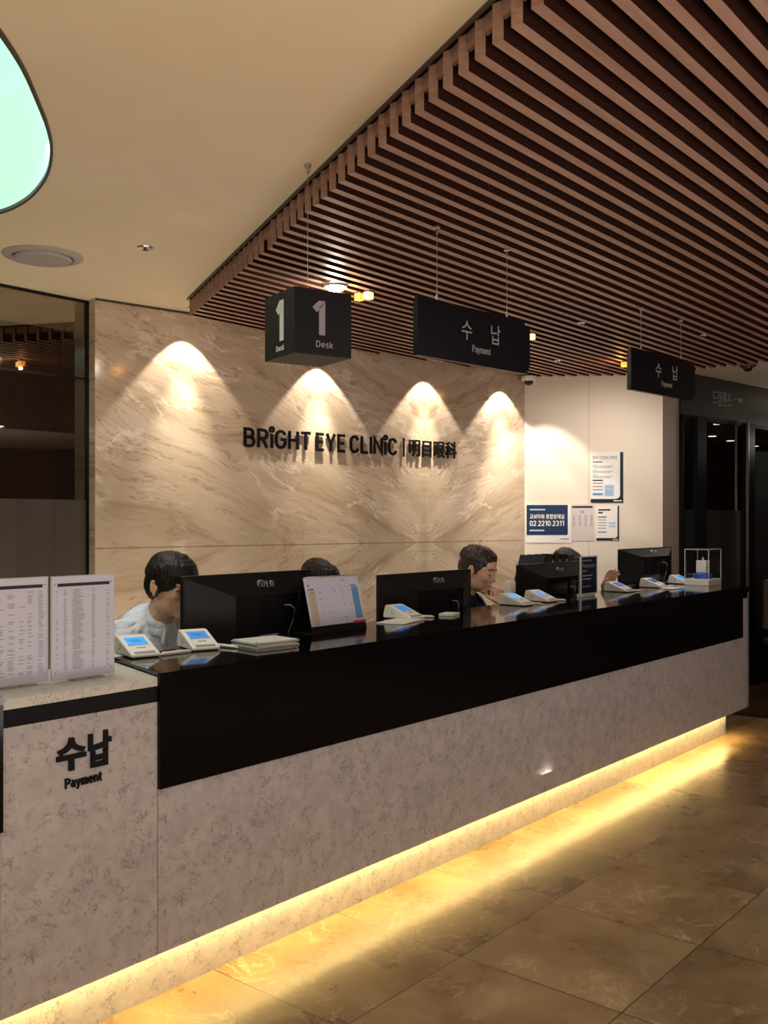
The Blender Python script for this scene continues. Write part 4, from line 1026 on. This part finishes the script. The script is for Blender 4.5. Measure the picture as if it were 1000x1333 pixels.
# ------------------------------------------------------------------ PEOPLE
def remesh(mb, name, mats, vox, parent, smooth_it=4, disp=None):
    me = mb.mesh(name, mats); o = bpy.data.objects.new(name, me); C.objects.link(o)
    m = o.modifiers.new('r', 'REMESH'); m.mode = 'VOXEL'; m.voxel_size = vox; m.use_smooth_shade = True
    s = o.modifiers.new('s', 'SMOOTH'); s.iterations = smooth_it; s.factor = .5
    bpy.context.view_layer.update(); dg = bpy.context.evaluated_depsgraph_get()
    nm = bpy.data.meshes.new_from_object(o.evaluated_get(dg)); nm.name = name
    if not nm.materials:
        for q in (mats if isinstance(mats, (list, tuple)) else [mats]): nm.materials.append(M[q])
    o.modifiers.clear(); o.data = nm; bpy.data.meshes.remove(me)
    if disp:
        N_ = len(nm.vertices); co = [0.0]*(3*N_); no = [0.0]*(3*N_)
        nm.vertices.foreach_get('co', co); nm.vertex_normals.foreach_get('vector', no)
        for k in range(N_):
            c = Vector(co[3*k:3*k+3]); c = c+disp(c, Vector(no[3*k:3*k+3])); co[3*k:3*k+3] = c
        nm.vertices.foreach_set('co', co)
    nm.polygons.foreach_set('use_smooth', [True]*len(nm.polygons))
    o.parent = parent; return o
def hand(b, wrist, direc, palm_n, curl, side=1, S=1.0, spread=.12):
    """five-fingered hand: wrist point, pointing direction, palm normal, curl in radians per joint"""
    d = Vector(direc).normalized(); n = Vector(palm_n); n = (n-d*n.dot(d)).normalized(); x = d.cross(n).normalized()*side
    w = Vector(wrist)
    def cc(p, q, r1, r2): b.caps(p, q, r1*S, r2*S, n=10)
    pc = w+d*.045*S
    for k in range(4): cc(w+x*(-.012+.010*k)*S, w+d*.082*S+x*(-.030+.020*k)*S, .013, .0115)
    for k, L in enumerate((.036, .041, .038, .030)):
        p = w+d*.084*S+x*(-.030+.020*k)*S; a = curl*.55; fan = (k-1.5)*spread*.3
        dd = (d+x*fan).normalized()
        for j, (ll, rr) in enumerate(((1.0, .0090), (.68, .0082), (.52, .0072))):
            v = dd*math.cos(a)+n*math.sin(a); q = p+v*L*ll*S; cc(p, q, rr, rr*.92); p = q; a += curl
    # thumb leaves the side of the palm
    p = w+d*.022*S-x*.022*S; q = p+(-x*.75+d*.75+n*.35).normalized()*.036*S; cc(p, q, .0125, .0105)
    r_ = q+(d*.9-x*.1+n*(.35+curl*.3)).normalized()*.030*S; cc(q, r_, .0100, .0088); s2 = r_+(d*.75+x*.35+n*(.3+curl*.3)).normalized()*.024*S; cc(r_, s2, .0088, .0075)
def person(name, head, yaw, pitch, roll, label, shirt, hairm, arms, hairstyle='short', S=1.08, lean=.16, detail=True, seat=.46):
    """head = world position of the head centre. local +x is forward"""
    t = empty(name, (head[0], head[1], 0), yaw, label, 'person')
    hz = head[2]
    hr = Matrix.Rotation(pitch, 3, 'Y') @ Matrix.Rotation(roll, 3, 'X')
    def hp(p): return hr @ (Vector(p)*S)+Vector((0, 0, hz))
    b = MB()
    def E_(c, r): b.ell(hp(c), tuple(q*S for q in r), rot=hr, n=22)
    E_((-.014, 0, .030), (.094, .075, .084)); E_((.022, 0, -.030), (.064, .058, .080)); E_((.060, 0, -.094), (.022, .026, .019))
    E_((.045, 0, .045), (.045, .055, .045))
    for s in (1, -1):
        E_((.005, s*.034, -.062), (.052, .026, .036)); E_((.058, s*.034, -.024), (.026, .024, .026))
        E_((.079, s*.028, .019), (.011, .022, .0065)); E_((.073, s*.031, .002), (.013, .016, .0085))
        E_((.093, s*.0105, -.036), (.010, .0070, .0070))
        E_((-.006, s*.075, -.008), (.014, .006, .026)); E_((-.017, s*.082, -.002), (.0055, .0055, .025)); E_((-.006, s*.081, .018), (.011, .005, .007)); E_((-.002, s*.078, -.030), (.007, .005, .009)); E_((.006, s*.076, -.010), (.005, .005, .007))
    b.caps(hp((.080, 0, .010)), hp((.099, 0, -.029)), .0070*S, .0095*S)
    E_((.078, 0, -.056), (.014, .023, .0055)); E_((.0755, 0, -.068), (.013, .019, .006)); E_((.062, 0, -.058), (.023, .028, .024))
    # spine and trunk
    nb = Vector((-.080, 0, hz-.128)); ch = Vector((-.13, 0, hz-.255)); pv = Vector((-.10-lean, 0, seat+.10))
    b.caps(hp((-.022, 0, -.055)), nb+Vector((-.01, 0, -.02)), .049*S, .056*S)
    sh = []
    for s in (1, -1):
        p = nb+Vector((-.03, s*.175, -.065)); sh.append(p); b.caps(nb+Vector((-.02, 0, -.05)), p, .060, .050)
    b.ell(ch, (.105, .155, .165)); b.caps(ch+Vector((-.02, 0, -.08)), pv, .125, .13); b.ell(pv, (.13, .165, .11))
    cl = MB(); tr = MB()
    cl.caps(nb+Vector((-.014, 0, -.045)), nb+Vector((-.03, 0, -.075)), .060*S, .085*S); cl.ell(ch, (.125, .175, .185)); cl.caps(ch+Vector((-.02, 0, -.08)), pv, .145, .150); cl.ell(pv, (.15, .18, .12))
    for s, p in zip((1, -1), sh): cl.caps(nb+Vector((-.025, s*.03, -.045)), p, .066, .062)
    for (s, p, arm) in zip((1, -1), sh, arms):
        el = Vector(arm['elbow']); wr = Vector(arm['wrist'])
        b.caps(p, el, .046, .038); b.caps(el, wr, .038, .026)
        hd = Vector(arm['dir']); hand(b, wr+(wr-el).normalized()*.005, hd, arm['n'], arm['curl'], side=s, S=arm.get('hs', .98))
        cl.caps(p, el, .060, .052); e2 = el+(wr-el)*arm.get('sleeve', .9); cl.caps(el, e2, .052, .040)
    for s in (1, -1):
        hip = pv+Vector((.02, s*.09, -.03)); kn = hip+Vector((.42, s*.03, .0)); an = Vector((kn.x+.02, kn.y, .09)); toe = an+Vector((.16, 0, -.055))
        b.caps(hip, kn, .080, .055); b.caps(kn, an, .052, .036); b.caps(an+Vector((-.02, 0, -.05)), toe, .038, .032)
        tr.caps(hip, kn, .090, .066); tr.caps(kn, an+Vector((0, 0, .02)), .066, .055)
    tr.ell(pv+Vector((0, 0, -.02)), (.145, .178, .10))
    body = remesh(b, 'body', 'skin', .0042 if detail else .006, t, 3)
    remesh(cl, 'shirt', shirt, .009, t, 5, disp=lambda c, n: n*(noise.noise(c*7)*.009+noise.noise(c*16)*.002))
    remesh(tr, 'trousers', 'trousers', .012, t, 4)
    for s in (1, -1):
        q = MB(); an = pv+Vector((.02+.42+.02, s*.12, 0)); q.caps((an.x-.04, an.y, .045), (an.x+.17, an.y, .04), .045, .038); q.build('shoe', 'plastic_black', t, smooth=True)
    # collar
    q = MB(); N = 26; ring = []
    for k in range(N+1):
        a = R(28)+(2*PI-R(56))*k/N; rx, ry = .078*S, .074*S
        c0 = nb+Vector((.004+rx*math.cos(a), ry*math.sin(a), -.030-.030*math.cos(a))); ring.append(c0)
    for k in range(N):
        p0, p1 = ring[k], ring[k+1]; o0 = (p0-nb)*.22; o1 = (p1-nb)*.22; up = Vector((0, 0, .042))
        o0.z = o1.z = 0
        f0 = .010 if 2 < k < N-2 else .014
        q.quad([p0, p1, p1+up-o1*.3, p0+up-o0*.3]); q.quad([p0+up-o0*.3, p1+up-o1*.3, p1+o1+Vector((0, 0, -.012)), p0+o0+Vector((0, 0, -.012))])
    for s, (e, k2) in ((1, (0, 1)), (-1, (N, N-1))):   # collar points
        p0 = ring[e]; q.quad([p0+Vector((0, 0, .040)), p0+Vector((.028, s*.038, -.030)), p0+Vector((.030, s*.010, -.055)), p0+Vector((.010, -s*.002, -.002))])
    bmesh.ops.remove_doubles(q.bm, verts=q.bm.verts, dist=.0004)
    co = q.build('collar', shirt, t, smooth=True); sm = co.modifiers.new('s', 'SOLIDIFY'); sm.thickness = .003
    # face details
    q = MB()
    for s in (1, -1): q.tube([hp((.082, s*.016, -.004)), hp((.0875, s*.026, -.0055)), hp((.084, s*.038, -.005)), hp((.077, s*.046, -.002))], .0016*S, 6)
    q.build('eyelashes', 'eye_dark', t, smooth=True)
    q = MB()
    for s in (1, -1): q.tube([hp((.088, s*.014, .020)), hp((.090, s*.026, .026)), hp((.084, s*.040, .026)), hp((.073, s*.050, .020))], .003*S, 6, radii=[.002*S, .0034*S, .003*S, .0012*S])
    q.build('eyebrows', hairm, t, smooth=True)
    q = MB(); q.tube([hp((.0835, -.020, -.0625)), hp((.0895, -.009, -.0615)), hp((.0905, 0, -.0625)), hp((.0895, .009, -.0615)), hp((.0835, .020, -.0625))], .0022*S, 6, radii=[.001*S, .0028*S, .003*S, .0028*S, .001*S]); q.build('mouth', 'lip', t, smooth=True)
    # hair
    h = MB(); rnd = random.Random(len(label))
    def EH(c, r): h.ell(hp(c), tuple(v*S for v in r), rot=hr, n=26)
    def LK(a, b_, c, r0, r1, r2): h.caps(hp(a), hp(b_), r0*S, r1*S, n=7); h.caps(hp(b_), hp(c), r1*S, r2*S, n=7)
    if hairstyle == 'fringe':
        CEN, RAD = (-.012, 0, .040), (.104, .086, .086)
        EH(CEN, RAD); EH((-.050, 0, .0), (.062, .076, .078))
        for s in (1, -1): EH((.0, s*.064, .030), (.062, .020, .036)); EH((.018, s*.071, .004), (.011, .007, .030))
        for k in range(21):
            y = -.066+k*.0066; x0 = .088-8.0*y*y; LK((x0-.012, y*.9, .082), (x0+.003, y, .050), (x0+.002-.3*abs(y)*.2, y+.004, .022+.010*rnd.random()), .009, .007, .0028)
    elif hairstyle == 'short':
        CEN, RAD = (-.012, 0, .056), (.098, .079, .072)
        EH(CEN, RAD); EH((-.052, 0, .012), (.055, .071, .070)); EH((.026, 0, .084), (.050, .058, .034))
        for s in (1, -1): EH((-.008, s*.060, .030), (.052, .018, .036)); EH((.018, s*.069, .006), (.009, .007, .022))
        for k in range(15):
            y = -.060+k*.0083; x0 = .077-7.0*y*y; LK((x0-.030, y*.8, .110), (x0, y, .090), (x0+.007, y+.008, .066-.014*rnd.random()*(k % 3)), .009, .0060, .0022)
    else:
        CEN, RAD = (-.020, 0, .058), (.100, .092, .078)
        EH(CEN, RAD); EH((-.035, 0, .0), (.088, .096, .11)); EH((-.07, 0, -.08), (.045, .08, .10))
        for s in (1, -1): h.caps(hp((.05, s*.03, .11)), hp((.055, s*.072, .03)), .022*S, .014*S, n=8); h.caps(hp((.055, s*.072, .03)), hp((.02, s*.085, -.08)), .016*S, .016*S, n=8)
    for k in range(150):   # locks over the crown
        a = rnd.uniform(0, 2*PI); e_ = rnd.uniform(.15, 1.35)
        if math.cos(a) > .5 and e_ < .55: continue
        def at(e, da, f=1.0): return (CEN[0]+RAD[0]*f*math.cos(e)*math.cos(a+da), RAD[1]*f*math.cos(e)*math.sin(a+da), CEN[2]+RAD[2]*f*math.sin(e))
        LK(at(e_, 0, .97), at(e_-.22, .05, 1.0), at(max(e_-.42, -.1), .10, .985), .0035, .0045, .002)
    remesh(h, 'hair', hairm, .0038, t, 2, disp=lambda c, n: n*(noise.noise(Vector((c.x*90, c.y*90, c.z*22)))*.0022))
    # stool
    st = empty('stool', (head[0]+math.cos(yaw)*(-.10-lean), head[1]+math.sin(yaw)*(-.10-lean), 0), yaw, 'round dark stool under the ' + label.split(',')[0], 'stool')
    q = MB(); q.lathe([(0, seat-.09), (.17, seat-.09), (.19, seat-.06), (.18, seat-.02), (0, seat-.015)], n=32); q.build('seat', 'cushion', st, smooth=True)
    q = MB(); q.cyl((0, 0, .03), .025, seat-.12, 16); q.build('column', 'steel', st)
    q = MB(); q.lathe([(0, 0), (.20, 0), (.20, .012), (.03, .035), (0, .035)], n=32); q.build('base', 'steel', st, smooth=True)
    return t
# arm poses are in the person's local frame (x forward, y left)
def rest(hz, s): return dict(elbow=(.02, s*.27, hz-.47), wrist=(.22, s*.15, hz-.50), dir=(1, -s*.2, -.1), n=(0, 0, -1), curl=.25)
def loc_uv(u, v, D_): return ((u-500)/1260*D_, D_, CAMZ-(v-678)/1260*D_)
h1 = loc_uv(224, 762, 3.78)
person('person', h1, R(-38), R(9), 0, 'young man in a white shirt, looking down behind the nearest monitor', 'shirt_white', 'hair', [rest(h1[2], 1), rest(h1[2], -1)], 'fringe', S=1.06)
h2 = loc_uv(414, 763, 4.75)
person('person', h2, R(-33), R(28), R(6), 'dark-haired person hidden behind the desk calendar, only hair and brow showing', 'shirt_dark', 'hair', [rest(h2[2], 1), rest(h2[2], -1)], 'short', S=1.03, detail=False, lean=.12)
h3 = loc_uv(622, 742, 5.46)
hz = h3[2]
armR = dict(elbow=(.25, -.16, hz-.36), wrist=(.172, -.050, hz-.200), dir=(-.42, .30, .80), n=(-.80, .40, -.45), curl=1.12, hs=1.12)
person('person', h3, R(-27), R(14), 0, 'man in navy shirt, resting his chin on his fist between two monitors', 'shirt_navy', 'hair_brown', [rest(hz, 1), armR], 'short', S=1.10)
h4 = loc_uv(737, 743, 6.30)
hz = h4[2]
armR = dict(elbow=(.16, .22, hz-.36), wrist=(.24, .08, hz-.150), dir=(.25, .10, 1), n=(.8, -.5, -.1), curl=.45, hs=1.12)
person('person', h4, R(-38), R(30), 0, 'dark-haired person bending behind the third monitor with raised hand', 'shirt_dark', 'hair', [armR, rest(hz, -1)], 'long', S=1.05, detail=False)

# ------------------------------------------------------------------ LIGHT
w = bpy.data.worlds.new('world'); sc.world = w; w.use_nodes = True
w.node_tree.nodes['Background'].inputs[0].default_value = (1.0, .86, .72, 1)
w.node_tree.nodes['Background'].inputs[1].default_value = .03
def area(name, p, tgt, sx_, sy_, e, col):
    l = bpy.data.lights.new(name, 'AREA'); l.shape = 'RECTANGLE'; l.size = sx_; l.size_y = sy_; l.energy = e; l.color = col
    o = bpy.data.objects.new(name, l); C.objects.link(o); o.location = p
    o.rotation_euler = (Vector(tgt)-Vector(p)).to_track_quat('-Z', 'Y').to_euler(); return o
# hall ceiling lamps on the visitors' side, and unseen low area lights added to brighten the ceiling
area('hall_light', P(1.0, -1.2, 2.45), P(1.2, -1.0, 0), 2.0, .4, 36, (1, .90, .80))
area('hall_light', P(4.5, -1.2, 2.45), P(4.5, -1.1, 0), 2.0, .4, 30, (1, .88, .78))
area('mint_light', (-1.5, 2.9, ZC+.1), (-1.5, 2.9, 0), .8, .8, 6, (.85, 1, .92))
area('ceiling_fill', (.3, -1.6, .25), (.3, -1.2, 3), 4.0, 2.4, 150, (1, .82, .63))
area('ceiling_fill', (3.9, .9, .25), (3.6, 1.4, 3), 2.4, 2.0, 100, (1, .84, .78))
area('staff_ceiling_fill', P(3.0, 3.75, .25), P(3.0, 3.75, 3), 3.5, .5, 28, (1, .82, .62))  # unseen fill added behind the counter in place of bounced light
# staff side downlights
for u_, bb_ in ((2.4, 3.3), (4.2, 3.3), (5.6, 3.3)):
    spot(P(u_, bb_, ZS-.02), 22, 110, .8, (1, .90, .78), P(u_, bb_, 0), .04, 'staff_light')

spot(P(1.9, 3.15, ZS-.02), 16, 100, .8, (1, .90, .80), P(2.0, 3.2, 0), .04, 'staff_light')
spot((1.72, 6.25, ZS-.03), 46, 125, 1.0, (1, .88, .76), (1.62, 7.2, 1.0), .05, 'wall_light')
pt_light((4.3, 9.1, 2.2), 9, (1, .92, .78), .05)  # unseen point light added to brighten the sage panel in the shop
# ------------------------------------------------------------------ CAMERA
cam = bpy.data.cameras.new('camera'); co = bpy.data.objects.new('camera', cam); C.objects.link(co)
co.location = (0, 0, CAMZ); co.rotation_euler = (PI/2, 0, 0); cam.lens = 1260/1333*36; cam.sensor_width = 36; cam.sensor_fit = 'AUTO'
cam.shift_y = 11.5/1333; cam.clip_start = .05; cam.clip_end = 60
sc.camera = co
sc.view_settings.view_transform = 'Standard'; sc.view_settings.look = 'None'; sc.view_settings.exposure = 0; sc.view_settings.gamma = 1
try: sc.view_settings.use_curve_mapping = False
except Exception: pass
